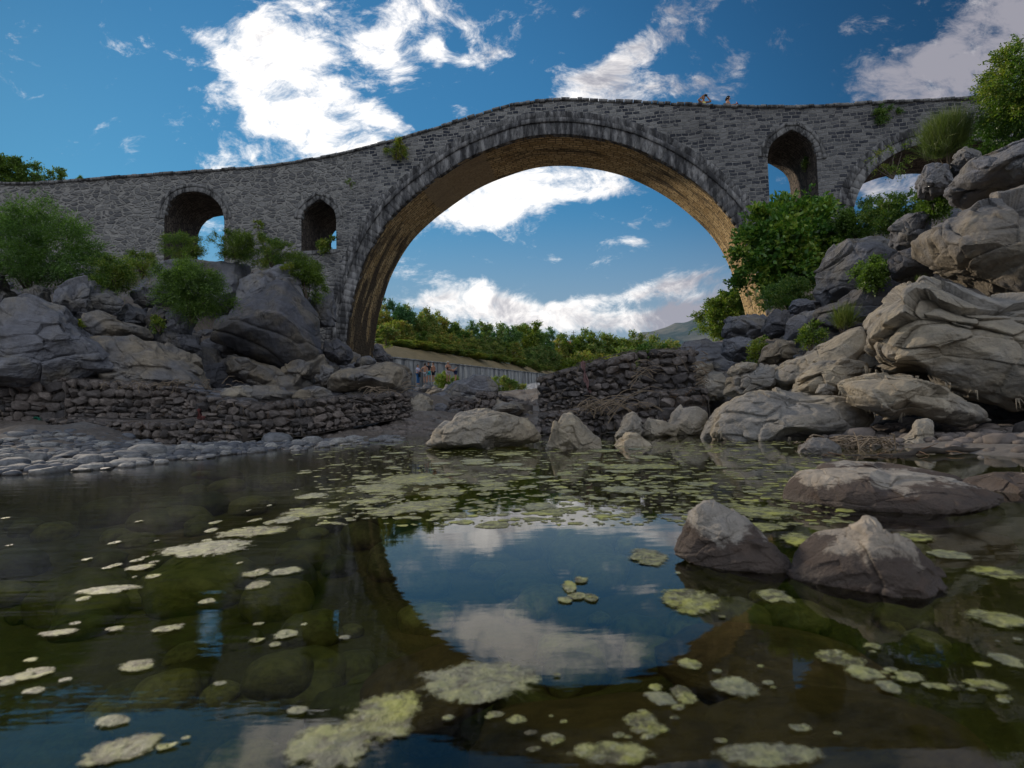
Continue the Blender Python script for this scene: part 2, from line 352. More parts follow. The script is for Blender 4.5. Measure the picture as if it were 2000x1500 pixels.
def masonry(name, kind):
    m, N = mat_new(name); uv = N.n('ShaderNodeUVMap').outputs[0]
    sp = N.n('ShaderNodeSeparateXYZ', ins={0: uv})
    wob = N.vm('SCALE', N.vm('SUBTRACT', N.noise(uv, 1.3, 4, out=1), (.5, .5, .5)), scale=.30 if kind != 'soffit' else .2)
    P = N.vm('ADD', uv, wob)
    big = N.noise(uv, .22, 5, .6); mid = N.noise(uv, 1.1, 6, .65); fin = N.noise(uv, 9, 6, .7)
    def brick(w, h, seedoff):
        b = N.n('ShaderNodeTexBrick', offset=.5, squash=1.3, squash_frequency=3)
        N.put(b.inputs['Vector'], N.vm('ADD', P, (seedoff, seedoff*.37, 0)))
        for k, v in (('Color1', (0, 0, 0, 1)), ('Color2', (1, 1, 1, 1)), ('Mortar', (.5, .5, .5, 1)), ('Scale', 1.0), ('Mortar Size', h*.15), ('Mortar Smooth', .6), ('Brick Width', w), ('Row Height', h)): N.put(b.inputs[k], v)
        return b
    if kind == 'wall':
        b = brick(.30, .17, 0); id1 = N.n('ShaderNodeSeparateXYZ', ins={0: b.outputs[0]}).outputs[0]; mo = b.outputs[1]
        # rubble
        rub = N.mapping(P, scale=(2.6, 5.2, 1)); ve = N.voro(rub, 1.0, 'DISTANCE_TO_EDGE'); vc = N.n('ShaderNodeSeparateXYZ', ins={0: N.voro(rub, 1.0, 'F1', 'Color')}).outputs[0]
        rmo = N.ss(ve, .05, .16, 1, 0)
        lf = N.ss(N.m('MULTIPLY_ADD', N.m('SUBTRACT', big, .5), 9.0, sp.outputs[0]), -9.5, -12.5)      # left approach is rubble
        idm = N.m('ADD', N.m('MULTIPLY', id1, N.m('SUBTRACT', 1, lf)), N.m('MULTIPLY', vc, lf)); mm = N.m('ADD', N.m('MULTIPLY', mo, N.m('SUBTRACT', 1, lf)), N.m('MULTIPLY', rmo, lf))
        idj = N.m('MULTIPLY_ADD', N.m('SUBTRACT', fin, .5), .6, idm)
        c = N.mix(N.ss(idj, .1, .95), (.040, .045, .060), (.27, .268, .265))
        c = N.mix(N.m('MULTIPLY', mm, .9), c, (.40, .385, .36))
        c = N.mix(N.ss(mid, .5, .78, 0, .5), c, (.30, .295, .285))
        c = N.mix(N.m('MULTIPLY', lf, .45), c, N.mix(fin, (.12, .12, .125), (.30, .29, .27)))
        c = N.mix(N.ss(big, .52, .68, 0, .55), c, N.vm('SCALE', c, scale=.5))
        c = N.mix(N.ss(sp.outputs[0], 4.5, 9.0, 0, .30), c, (.075, .075, .082))
        h = N.m('ADD', N.m('MULTIPLY', mm, -1.0), N.m('ADD', N.m('MULTIPLY', fin, .9), N.m('MULTIPLY', idm, .5)))
        finish(N, c, .92, h, .09, 1, .2)
    elif kind == 'soffit':
        b = brick(.36, .21, 3.3); id1 = N.n('ShaderNodeSeparateXYZ', ins={0: b.outputs[0]}).outputs[0]; mo = b.outputs[1]
        c = N.mix(N.m('MULTIPLY_ADD', N.m('SUBTRACT', fin, .5), .7, id1), (.42, .28, .12), (.68, .50, .26))
        c = N.mix(N.m('MULTIPLY', mo, .8), c, (.10, .075, .045))
        # soot black runs along the barrel, more on the left haunch
        stx = N.noise(N.vm('MULTIPLY', uv, (.30, 1.4, 1)), 1.0, 7, .68, .6)
        left = N.ss(sp.outputs[0], 15.0, 6.0, 0, .16)
        sm = N.ss(N.m('ADD', stx, left), .50, .66, 0, .9)
        c = N.mix(sm, c, (.045, .035, .028))
        edge = N.ss(N.m('ADD', sp.outputs[1], N.m('MULTIPLY', mid, .5)), .62, .30, 0, .8)
        c = N.mix(edge, c, (.03, .027, .026))
        # one plastered stretch near the crown
        pl = N.m('MULTIPLY', N.ss(N.m('MULTIPLY_ADD', mid, .8, sp.outputs[0]), 15.2, 15.4), N.ss(N.m('MULTIPLY_ADD', mid, .8, sp.outputs[0]), 19.2, 19.0))
        c = N.mix(N.m('MULTIPLY', pl, .8), c, N.mix(mid, (.30, .22, .13), (.46, .36, .23)))
        h = N.m('ADD', N.m('MULTIPLY', mo, -1.0), fin); finish(N, c, .9, h, .07, 1, .2)
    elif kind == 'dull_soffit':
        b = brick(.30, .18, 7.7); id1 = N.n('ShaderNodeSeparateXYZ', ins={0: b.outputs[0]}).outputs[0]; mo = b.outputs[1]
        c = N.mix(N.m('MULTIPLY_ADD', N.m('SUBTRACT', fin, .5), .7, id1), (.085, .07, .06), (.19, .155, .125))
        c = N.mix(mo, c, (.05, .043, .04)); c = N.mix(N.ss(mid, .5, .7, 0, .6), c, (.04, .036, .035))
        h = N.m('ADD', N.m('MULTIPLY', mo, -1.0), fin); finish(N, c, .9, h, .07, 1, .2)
    return m
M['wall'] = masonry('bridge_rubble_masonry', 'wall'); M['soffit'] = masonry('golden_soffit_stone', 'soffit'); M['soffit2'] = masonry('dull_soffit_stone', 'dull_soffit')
def ring_mat(name, a, b, drip):
    m, N = mat_new(name); isl = N.n('ShaderNodeNewGeometry').outputs['Random Per Island']; tc = N.n('ShaderNodeTexCoord').outputs['Object']
    n = N.noise(tc, 4, 6, .65); c = N.mix(N.m('MULTIPLY_ADD', N.m('SUBTRACT', n, .5), 1.6, N.m('MULTIPLY_ADD', isl, .35, .3)), a, b)
    d = N.noise(N.vm('MULTIPLY', tc, (2.2, 2.2, .5)), 1.5, 6, .7); c = N.mix(N.ss(d, .52, .62, 0, drip), c, (.40, .39, .385))
    c = N.mix(N.ss(d, .51, .42, 0, .85), c, (.028, .028, .03))
    finish(N, c, .9, n, .03, 1, .25); return m
M['ring'] = ring_mat('weathered_voussoir_stone', (.06, .062, .07), (.17, .165, .16), .45)
M['hood'] = ring_mat('hood_moulding_stone', (.12, .12, .125), (.23, .225, .215), .2)

def build_bridge():
    B = empty('stone_bridge', tuple(bpos(0, 0)), 'old grey masonry bridge with one huge arch spanning the river between rocky banks', 'bridge')
    org = bpos(0, 0)
    def put(name, V, F, mat, uv=None, smooth=False):
        return link(name, mesh_np(name, np.asarray(V)-org, F, smooth, uv), mat, B)
    # front, back wall by columns
    ss = set(np.round(np.arange(-34, 24.001, .3), 4))
    for C, zb, k in OPEN: ss |= set(np.round(C[:, 0], 4))
    ss = np.array(sorted(ss)); V = []; F = []; U = []
    def strip(s0, s1, lo0, lo1, hi0, hi1, w, flip):
        H = max(hi0-lo0, hi1-lo1); n = max(1, int(H/.6)+1); t = np.linspace(0, 1, n+1)
        a = np.stack([np.full(n+1, s0), lo0+(hi0-lo0)*t], 1); b = np.stack([np.full(n+1, s1), lo1+(hi1-lo1)*t], 1)
        base = len(V)
        for q in (a, b):
            p = bpos(q[:, 0], q[:, 1], w)
            V.extend(p.tolist()); U.extend((q+np.array([0, 0])).tolist())
        for i in range(n):
            f = [base+i, base+n+1+i, base+n+2+i, base+i+1]; F.append(f[::-1] if flip else f)
    for i in range(len(ss)-1):
        a, b = ss[i], ss[i+1]; mid = (a+b)/2; hit = None
        if b-a < 2e-3: continue
        for C, zb, k in OPEN:
            if C[0, 0] < mid < C[-1, 0]: hit = (C, zb)
        for w, fl in ((0, False), (W_BR, True)):
            if hit is None: strip(a, b, Z0, Z0, ztop(a), ztop(b), w, fl)
            else:
                C, zb = hit; strip(a, b, np.interp(a, C[:, 0], C[:, 1]), np.interp(b, C[:, 0], C[:, 1]), ztop(a), ztop(b), w, fl)
                if zb is not None: strip(a, b, Z0, Z0, zb, zb, w, fl)
        # parapet inside faces, parapet tops and deck
        dz = .80
        A = [bpos(a, ztop(a)-.0, .35), bpos(b, ztop(b)-.0, .35), bpos(b, ztop(b)-dz, .35), bpos(a, ztop(a)-dz, .35)]
        Bq = [bpos(a, ztop(a), W_BR-.35), bpos(b, ztop(b), W_BR-.35), bpos(b, ztop(b)-dz, W_BR-.35), bpos(a, ztop(a)-dz, W_BR-.35)]
        T1 = [bpos(a, ztop(a), 0), bpos(b, ztop(b), 0), A[1], A[0]]; T2 = [Bq[0], Bq[1], bpos(b, ztop(b), W_BR), bpos(a, ztop(a), W_BR)]
        D = [A[3], A[2], Bq[2], Bq[3]]
        for q, uu in ((A, 0), (Bq[::-1], 0), (T1, 1), (T2, 1), (D, 1)):
            base = len(V); V.extend([list(x) for x in q]); U.extend([[a, 3.0], [b, 3.0], [b, 3.5], [a, 3.5]]); F.append([base, base+1, base+2, base+3])
    put('wall', V, F, M['wall'], U)
    # soffits
    def soffit(C, mat, name):
        c = C if C is CM else C
        d = np.concatenate([[0], np.cumsum(np.hypot(*np.diff(c, axis=0).T))]); nw = 20
        V = []; U = []
        for j in range(nw+1):
            w = W_BR*j/nw; P = bpos(c[:, 0], c[:, 1], w)
            if 0 < j < nw:
                n = fbm(np.stack([d*1.7, np.full(len(d), w*2.2), np.zeros(len(d))], 1), 5, 4)*.07
                P[:, 2] += n
            V.append(P); U.append(np.stack([d, np.full(len(d), w)], 1))
        m = len(c); V = np.concatenate(V); U = np.concatenate(U)
        F = [[j*m+i, j*m+i+1, (j+1)*m+i+1, (j+1)*m+i] for j in range(nw) for i in range(m-1)]
        o = put(name, V, F, mat, U, True); return o
    soffit(np.vstack([[CM[0, 0]-.0, Z0], CM]), M['soffit'], 'soffit')
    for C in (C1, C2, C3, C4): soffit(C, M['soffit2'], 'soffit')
    # window sills
    for C in (C1, C2, C3, C4):
        mb = MB(); s0, s1 = C[0, 0], C[-1, 0]; p = [bpos(s0, C[0, 1], -.04), bpos(s1, C[0, 1], -.04), bpos(s1, C[0, 1], W_BR+.04), bpos(s0, C[0, 1], W_BR+.04)]
        q = [x-np.array([0, 0, .2]) for x in p]; mb.add(np.array(p+q)-org, [[0,1,2,3],[0,4,5,1],[1,5,6,2],[2,6,7,3],[3,7,4,0]]); mb.build('sill', M['hood'], B)
    rng = np.random.RandomState(3)
    # voussoir rings : blocks between offset curves
    def ring(C, r0, r1, w0, w1, step, mat, name, jit=.02, zmin=None, gap=.012):
        c = resamp(C, .02); T = np.gradient(c, axis=0); T /= np.linalg.norm(T, axis=1)[:, None]+1e-9
        Nn = np.stack([-T[:, 1], T[:, 0]], 1)
        d = np.concatenate([[0], np.cumsum(np.hypot(*np.diff(c, axis=0).T))]); mb = MB(); t = 0.0
        while t < d[-1]-step*.4:
            L = step*rng.uniform(.75, 1.25); e = min(t+L, d[-1])
            i0, i1 = np.searchsorted(d, t+gap), np.searchsorted(d, e-gap); i1 = min(i1, len(c)-1); t = e
            if i1 <= i0: continue
            j = rng.uniform(-jit, jit, 3)
            if zmin is not None and c[i0, 1] < zmin: continue
            qs = [c[i0]+Nn[i0]*r0, c[i1]+Nn[i1]*r0, c[i1]+Nn[i1]*(r1+j[0]), c[i0]+Nn[i0]*(r1+j[0])]
            sa = np.array([q[0] for q in qs]); za = np.array([q[1] for q in qs])
            f = bpos(sa, za, w0+j[1]); cc = f.mean(0); f2 = cc+(f-cc)*.97; f2 += bpos(0, 0, w0-.006)-bpos(0, 0, w0)
            b = bpos(sa, za, w1)
            mb.add(np.vstack([f2, f, b])-org, [[0,1,2,3],[4,5,1,0],[5,6,2,1],[6,7,3,2],[7,4,0,3],[8,9,5,4],[9,10,6,5],[10,11,7,6],[11,8,4,7]])
        return mb.build(name, mat, B)
    ring(CM, .0, .62, -.03, .3, .34, M['ring'], 'arch_ring', .006, .5, .004)
    ring(CM, .62, .84, -.11, .1, .60, M['ring'], 'hood_moulding', .006, .5, .003)
    ring(CM, .85, 1.2, -.02, .1, .24, M['wall_block'] if 'wall_block' in M else M['ring'], 'arch_ring', .012, 3.0, .006)
    for C in (C1, C2, C3):
        ring(C[1:-1], .0, .26, -.03, .3, .22, M['hood'], 'arch_ring', .004, None, .004)
        ring(C[1:-1], .27, .42, -.07, .1, .40, M['hood'], 'hood_moulding', .004, None, .003)
    ring(C4[1:-1], .0, .42, -.03, .3, .3, M['hood'], 'arch_ring', .004, None, .004)
    ring(C4[1:-1], .44, .80, -.07, .1, .26, M['ring'], 'hood_moulding', .012, None, .006)
    # flat coping stones, uneven
    for w in (0.0, W_BR):
        mb = MB(); s = -34.0
        while s < 23.5:
            L = rng.uniform(.22, .5); z = ztop(s+L/2); a = float(heading(s)); sl = math.atan((ztop(s+L)-ztop(s))/L)
            R = Matrix.Rotation(-a, 3, 'Z') @ Matrix.Rotation(-sl, 3, 'Y') @ Matrix.Rotation(rng.uniform(-.05, .05), 3, 'X')
            mb.box(bpos(s+L/2, z+.03+rng.uniform(-.02, .03), (.14 if w == 0 else w-.14)+rng.uniform(-.03, .03))-org, (L*.95, .44, .10+rng.uniform(0, .05)), R); s += L
        mb.build('coping', M['hood'], B)
    # two putlog holes low on the left pier face of the barrel, kept as dark recess boxes
    return B
BR = build_bridge()

# ---------------------------------------------------------------- ground
def wall_line(Y):     # x of the retaining wall (runs away to the right)
    return -13.2 + (Y-58)*0.325
_ctl = []
def cp(px, py, Y, dz=0.0):
    p = at(px, py, Y); _ctl.append((p[0], p[1], p[2]+dz))
def cw(x, y, z): _ctl.append((x, y, z))
for q in [(0,-3,-.45),(-3,-2,-.5),(4,-2,-.4),(0,.6,-.30),(-.6,1.2,-.36),(.9,1.4,-.26),(0,2.5,-.45),(-2,2,-.5),(-3.5,4,-.42),(0,5,-.42),(1.8,2.4,-.16),(2.6,2.6,-.05),(-1.5,8,-.5),(1,8,-.35),(-2,12,-.45),(0,13,-.35),(2.8,5.6,-.1),(3.6,9,-.05),(3.2,3.6,-.12),(-3,6,-.3),(0,10,-.4),
          (-6,4.3,.03),(-5.2,6,.03),(-5,7.6,.08),(-4.6,9.6,.05),(-4.0,11.5,.02),(-8,7,.22),(-8,10,.35),(-12,9,.6),(-3.3,13.3,-.02),(-12,4,.4),(-8,2.5,.15),
          (-2.2,17,.1),(-.5,16.5,.05),(1.2,13.0,.05),(-3.0,18,.5),
          (-20,0,2),(-30,10,6),(-60,-20,8),(60,-20,10),(0,-60,3),(14,0,3),(20,-10,6),(8,1,.4),(5.5,3.6,.05),(5.5,5,.1),(9,4,.6),(7.3,7.5,.1),(5.2,7.6,.03),(10,8,.5)]: cw(*q)
for q in [(20,800,14.4),(200,800,14.4),(400,800,14.2),(700,812,14.2),(0,830,12.4),(250,842,12.2),(450,850,12.2),
          (430,768,17),(500,772,18),(560,770,19),(400,755,19),(480,745,20.2),(560,748,21),(620,760,20.5),
          (480,838,12.6),(590,834,12.9),(698,813,13.8),(803,797,15),(390,833,12.8),(128,808,14.2),(298,802,14.2),(24,810,14.1),(160,852,12.3),(300,856,12.2),(430,850,12.2),
          (20,740,15.6),(200,745,15.8),(400,770,15.8),(60,640,17.8),(200,660,18),(330,680,18.6),(300,600,20),(60,570,20),(500,650,22.5),(560,610,25),(430,525,25.5),(330,510,25.5),(150,545,23),
          (60,500,27.5),(250,500,27.8),(400,500,28.5),(520,500,28.8),(630,680,27.5),(660,700,27),(700,745,22),(780,760,21),(700,720,25.5),
          (830,775,26),(900,775,27),(960,790,26),(830,765,45),(900,765,50),(1000,768,45),(1000,767,62),(900,762,60),(1030,760,85),(1045,758,100),(760,768,40),(740,765,34),(765,768,50),(785,772,36),(805,772,31),(850,773,33),(745,762,46),
          (1100,790,20),(1200,790,18),(1300,790,16),(1400,760,17),(1330,720,23),(1420,700,20),(1100,820,14),(1250,832,12.6),(1350,830,12),
          (1500,760,13.5),(1520,700,16),(1600,690,15.5),(1500,650,20),(1480,640,26),(1620,600,19),(1700,560,18),(1600,520,22),(1660,460,25),(1760,450,22),(1750,410,25.5),(1850,420,19),(1900,360,20),(1960,300,24),(1820,360,24),(1990,260,18),
          (1700,680,13.5),(1850,620,13),(1960,560,13),(1950,700,12.5),(1800,780,11.5),(1960,800,11.5),(1650,830,11.5)]: cp(*q, dz=-.35 if q[1] > 640 else -.8)
# bands beyond the bridge
for q in [(10,45,3.0),(20,60,4.5),(5,70,4.2),(20,100,6),(-20,36,7.5),(-32,45,8.5),(-45,32,9),(40,40,9),(60,60,8),(30,30,9.6),(24,36,8.6),(16,38,4.5),(-60,60,10),(60,110,8),(0,140,7),(60,200,9),(-80,120,14),(200,300,12),(-200,300,20),(0,400,10),(300,100,14),(-200,60,14),(0,900,12),(600,900,15),(-600,900,25)]: cw(*q)
CTL = np.array(_ctl)
def gheight(x, y):
    x = np.atleast_1d(np.asarray(x, float)); y = np.atleast_1d(np.asarray(y, float)); out = np.empty(len(x))
    for i in range(0, len(x), 20000):
        X = x[i:i+20000, None]; Y = y[i:i+20000, None]
        d2 = (X-CTL[None, :, 0])**2+(Y-CTL[None, :, 1])**2
        w = 1/(d2**1.7+1e-4); out[i:i+20000] = (w*CTL[None, :, 2]).sum(1)/w.sum(1)
    # the cut behind the retaining wall
    far = np.clip((y-54)/6, 0, 1)*np.clip((200-y)/40, 0, 1)
    sd_ = (wall_line(y)-x)                                   # >0 behind the wall
    base = 3.0+(np.clip(y, 58, 130)-58)*.035
    t = np.clip(sd_/1.2, 0, 1); rise = base+3.6*t+.60*np.clip(sd_-1.0, 0, 3.6)+.10*np.clip(sd_-4.6, 0, 60)
    m = far*np.clip((sd_+6)/5, 0, 1)
    out = out*(1-m)+rise*m
    return out
def build_ground():
    def axis(a, b, c0, d0, g):
        r = [c0]; d = d0
        while r[-1] < b: r.append(r[-1]+d); d *= g
        l = [c0]; d = d0
        while l[-1] > a: l.append(l[-1]-d); d *= g
        return np.array(l[::-1][:-1]+r)
    xs = axis(-5000, 5000, 0, .16, 1.022); ys = axis(-3000, 9000, 4, .14, 1.0185)
    X, Y = np.meshgrid(xs, ys); x = X.ravel(); y = Y.ravel(); z = gheight(x, y)
    P = np.stack([x, y, z], 1); dist = np.hypot(x, y)
    wetm = np.clip((z-.02)/.4, 0, 1); mid = np.clip((dist-60)/60, 0, 1)
    z = z + wetm*(1-mid)*(fbm(P*1.1, 3, 5, ridged=True)*.22+fbm(P*3.5, 8, 3)*.07) + (1-wetm)*fbm(P*2.5, 4, 3)*.04 + mid*fbm(P*.02, 9, 4)*2.5*np.clip((dist-150)/300, 0, 1)
    V = np.stack([x, y, z], 1); n = len(xs); m = len(ys)
    I = np.arange(n*m).reshape(m, n); F = np.stack([I[:-1, :-1], I[:-1, 1:], I[1:, 1:], I[1:, :-1]], -1).reshape(-1, 4)
    mt, N = mat_new('bank_earth'); pos = N.n('ShaderNodeNewGeometry').outputs['Position']
    sp = N.n('ShaderNodeSeparateXYZ', ins={0: pos}); n1 = N.noise(pos, .8, 6, .65); n2 = N.noise(pos, 7, 8, .7)
    c = N.mix(n2, (.06, .05, .045), (.21, .18, .155)); c = N.mix(N.ss(n1, .45, .65), c, N.mix(n2, (.09, .085, .08), (.25, .23, .215)))
    farm = N.ss(sp.outputs[1], 38, 52)
    grav = N.mix(N.voro(pos, 3.5, 'F1', 'Color'), (.17, .175, .19), (.34, .34, .345))
    dry = N.mix(n1, (.17, .13, .065), (.33, .25, .14)); hi = N.ss(sp.outputs[2], 5.6, 6.6)
    c = N.mix(farm, c, N.mix(hi, grav, dry))
    bed = N.mix(n2, (.06, .066, .016), (.22, .205, .06)); bed = N.mix(N.ss(n1, .5, .7), bed, (.22, .15, .06))
    c = N.mix(N.ss(sp.outputs[2], .0, -.05), c, bed)
    vr = N.voro(N.vm('MULTIPLY', pos, (1, 1, .6)), 7, 'F1')
    finish(N, c, .9, N.m('ADD', N.m('MULTIPLY', n2, 1.2), N.m('MULTIPLY', vr, -.5)), .06, 1, .2)
    o = link('ground', mesh_np('ground', V, F, True), mt); tag(o, 'rough stony ground of the banks and riverbed', kind='structure'); return o
build_ground()

def build_water():
    m, N = mat_new('still_green_water'); pos = N.n('ShaderNodeNewGeometry').outputs['Position']
    rip = N.noise(N.vm('MULTIPLY', pos, (1.6, 7.0, 1)), 1.6, 4, .55)
    rip2 = N.noise(N.vm('MULTIPLY', pos, (1, 2.2, 1)), 2.2, 3, .5)
    sp = N.n('ShaderNodeSeparateXYZ', ins={0: pos})
    left = N.ss(N.m('ADD', sp.outputs[0], N.m('MULTIPLY', sp.outputs[1], .22)), .2, -1.2, .12, 1.0)
    h = N.m('ADD', N.m('MULTIPLY', rip, left), N.m('MULTIPLY', rip2, .25))
    b = N.n('ShaderNodeBump', ins={'Height': h, 'Distance': .0026, 'Strength': 1.0})
    fr = N.n('ShaderNodeFresnel', ins={0: 1.34, 1: b.outputs[0]})
    gl = N.n('ShaderNodeBsdfGlossy', ins={'Color': (1, 1, 1, 1), 'Roughness': 0.0, 'Normal': b.outputs[0]})
    tr = N.n('ShaderNodeBsdfTransparent', ins={0: (.92, .93, .64, 1)})
    mx = N.n('ShaderNodeMixShader', ins={0: fr.outputs[0], 1: tr.outputs[0], 2: gl.outputs[0]})
    N.n('ShaderNodeOutputMaterial', ins={0: mx.outputs[0]})
    V = [[-40, -25, 0], [30, -25, 0], [30, 24, 0], [-40, 24, 0]]
    o = link('river_water', mesh_np('river_water', V, np.array([[0, 1, 2, 3]])), m); tag(o, 'still green river pool mirroring the bridge', kind='structure')
build_water()
# ---------------------------------------------------------------- rocks
def rock(name, label, pts, D, T, mat, style='block', seed=0, amp=1.0, sub=None, tilt=0.0, group=None, cat='rock'):
    """pts: outline seen from the bank at distance D (metres); T half depth. tilt: how far back the top leans"""
    # the rock faces the pool: its outline lies in an upright plane square to the line of sight, its depth runs away from the water
    cpx = [(min(p[k] for p in pts)+max(p[k] for p in pts))/2 for k in (0, 1)]; K0 = at(*cpx, D)
    nv = np.array([K0[0], K0[1], 0.]); nv /= np.linalg.norm(nv); wv = np.array([nv[1], -nv[0], 0.]); dref = K0 @ nv
    P = []
    for x, y in pts:
        d_ = ray(x, y); P.append(np.array([0, 0, CAMZ])+d_*(dref/(d_ @ nv)))
    P = np.array(P); Q = np.stack([(P-K0) @ wv, P[:, 2]], 1)
    x2 = np.roll(Q, -1, 0); cr = Q[:, 0]*x2[:, 1]-x2[:, 0]*Q[:, 1]; A = cr.sum()/2
    C = ((Q+x2)*cr[:, None]).sum(0)/(6*A)
    th = np.linspace(-PI, PI, 181); R = np.zeros(181)
    for i, t in enumerate(th):
        d = np.array([math.cos(t), math.sin(t)]); best = 0
        for a, b in zip(Q-C, x2-C):
            e = b-a; den = d[0]*e[1]-d[1]*e[0]
            if abs(den) < 1e-12: continue
            k = (a[0]*e[1]-a[1]*e[0])/den; u = (a[0]*d[1]-a[1]*d[0])/den
            if k > 0 and -1e-6 <= u <= 1+1e-6: best = max(best, k)
        R[i] = best
    for _ in range(2): R[1:-1] = .25*R[:-2]+.5*R[1:-1]+.25*R[2:]
    pe = max(np.ptp([p[0] for p in pts]), np.ptp([p[1] for p in pts]))
    if sub is None: sub = 8 if pe > 330 else 7 if pe > 110 else 6
    V, F = ico(sub)
    rng = np.random.RandomState(seed+7)
    rho = np.hypot(V[:, 0], V[:, 2])+1e-9; y = V[:, 1]; p = 2.7
    k = (rho**p+np.abs(y)**p)**(-1/p); r2 = rho*k; y2 = y*k
    q3 = np.stack([V[:, 0]/rho*r2, y2, V[:, 2]/rho*r2], 1)
    for _ in range({'block': 13, 'strata': 9}.get(style, 7)):      # flat broken faces
        nn = rng.normal(0, 1, 3); nn[1] = -abs(nn[1])*1.1-.25 if rng.rand() < .8 else abs(nn[1]); nn /= np.linalg.norm(nn)
        o_ = rng.uniform(.60, .88) if style != 'smooth' else rng.uniform(.68, .92)
        dd = np.maximum(0, q3 @ nn-o_); soft = .9 if style != 'smooth' else .72
        q3 = q3-dd[:, None]*soft*nn
    r2 = np.hypot(q3[:, 0], q3[:, 2]); y2 = q3[:, 1]
    t = np.arctan2(q3[:, 2], q3[:, 0]); Rt = np.interp(t, th, R)
    X = C[0]+Rt*r2*np.cos(t); Z = C[1]+Rt*r2*np.sin(t)
    S = min(np.ptp(Q[:, 0]), np.ptp(Q[:, 1])); h = np.ptp(Q[:, 1])
    Y = T*.1+T*np.where(y2 > 0, .8*y2, y2)+tilt*(Z-Q[:, 1].min())
    W = K0*np.array([1, 1, 0])+X[:, None]*wv+Y[:, None]*nv+Z[:, None]*np.array([0, 0, 1.]); c3 = K0*np.array([1, 1, 0])+C[0]*wv+T*.1*nv+np.array([0, 0, C[1]])
    n = W-c3; n /= np.linalg.norm(n, axis=1)[:, None]
    off = rng.uniform(-50, 50, 3); G = W+off; a = amp*S
    S2 = max(S, .35*max(np.ptp(Q[:, 0]), S))
    if style == 'block':
        wp = G+np.stack([fbm(G/S2*1.6, seed+s_, 3) for s_ in (1, 2, 3)], 1)*S2*.16
        f1, f2, idh, vec = worley(wp/S2*1.9, seed)
        d = (idh[:, 0]-.5)*.15+(vec*(idh-.5)).sum(1)*.38-.055*np.exp(-(f2-f1)/.05)
        d += fbm(G/S2*3.0, seed+5, 5, .55, True)*.035+fbm(G/S2*1.2, seed+9, 2)*.06
        f1, f2, idh, vec = worley(wp/S2*5.2+3, seed+4); d += (vec*(idh-.5)).sum(1)*.085-.014*np.exp(-(f2-f1)/.05)
    elif style == 'strata':
        q = G.copy(); q[:, 2] *= 1; wz = G[:, 2]/S2+fbm(G/S2*1.1, seed, 3)*.35+G[:, 0]/S2*.15
        lay = wz*5; fr = lay-np.floor(lay); hid = _h(np.floor(lay).astype(np.int64), np.zeros(len(lay), int), np.zeros(len(lay), int), seed)
        d = (hid-.5)*.07-.05*np.exp(-np.minimum(fr, 1-fr)/.07)*(.3+.7*hid)
        d += fbm(G/S2*1.2, seed+5, 3)*.14+fbm(G/S2*4, seed+6, 5, .55, True)*.03
    else:   # flowing, water-worn
        q = G/S2; q = q+np.stack([fbm(q*.9, seed+s_, 2) for s_ in (1, 2, 3)], 1)*.30
        q = q*np.array([1, 1, 1.5])
        f1, f2, idh, vec = worley(q*1.25, seed+40); d = (idh[:, 0]-.5)*.10+(vec*(idh-.5)).sum(1)*.30-.03*np.exp(-(f2-f1)/.04)
        f1, f2, idh, vec = worley(q*np.array([3.1, 3.1, 4.2])+5, seed+41); d += (vec*(idh-.5)).sum(1)*.11-.010*np.exp(-(f2-f1)/.05)
        d += fbm(q*1.1, seed+5, 3)*.10+fbm(q*2.1, seed+6, 5, .55, True)*.055+fbm(q*9, seed+8, 4, .6)*.012
    W = W+n*(d*a)[:, None]
    base = np.array([c3[0], c3[1], Q[:, 1].min()])
    o = link(name, mesh_np(name, W-base, F, True), mat, loc=tuple(base))
    tag(o, label, cat, group); return o
G_, D_, Wm, P_ = M['rock_grey'], M['rock_dark'], M['rock_warm'], M['rock_pale']
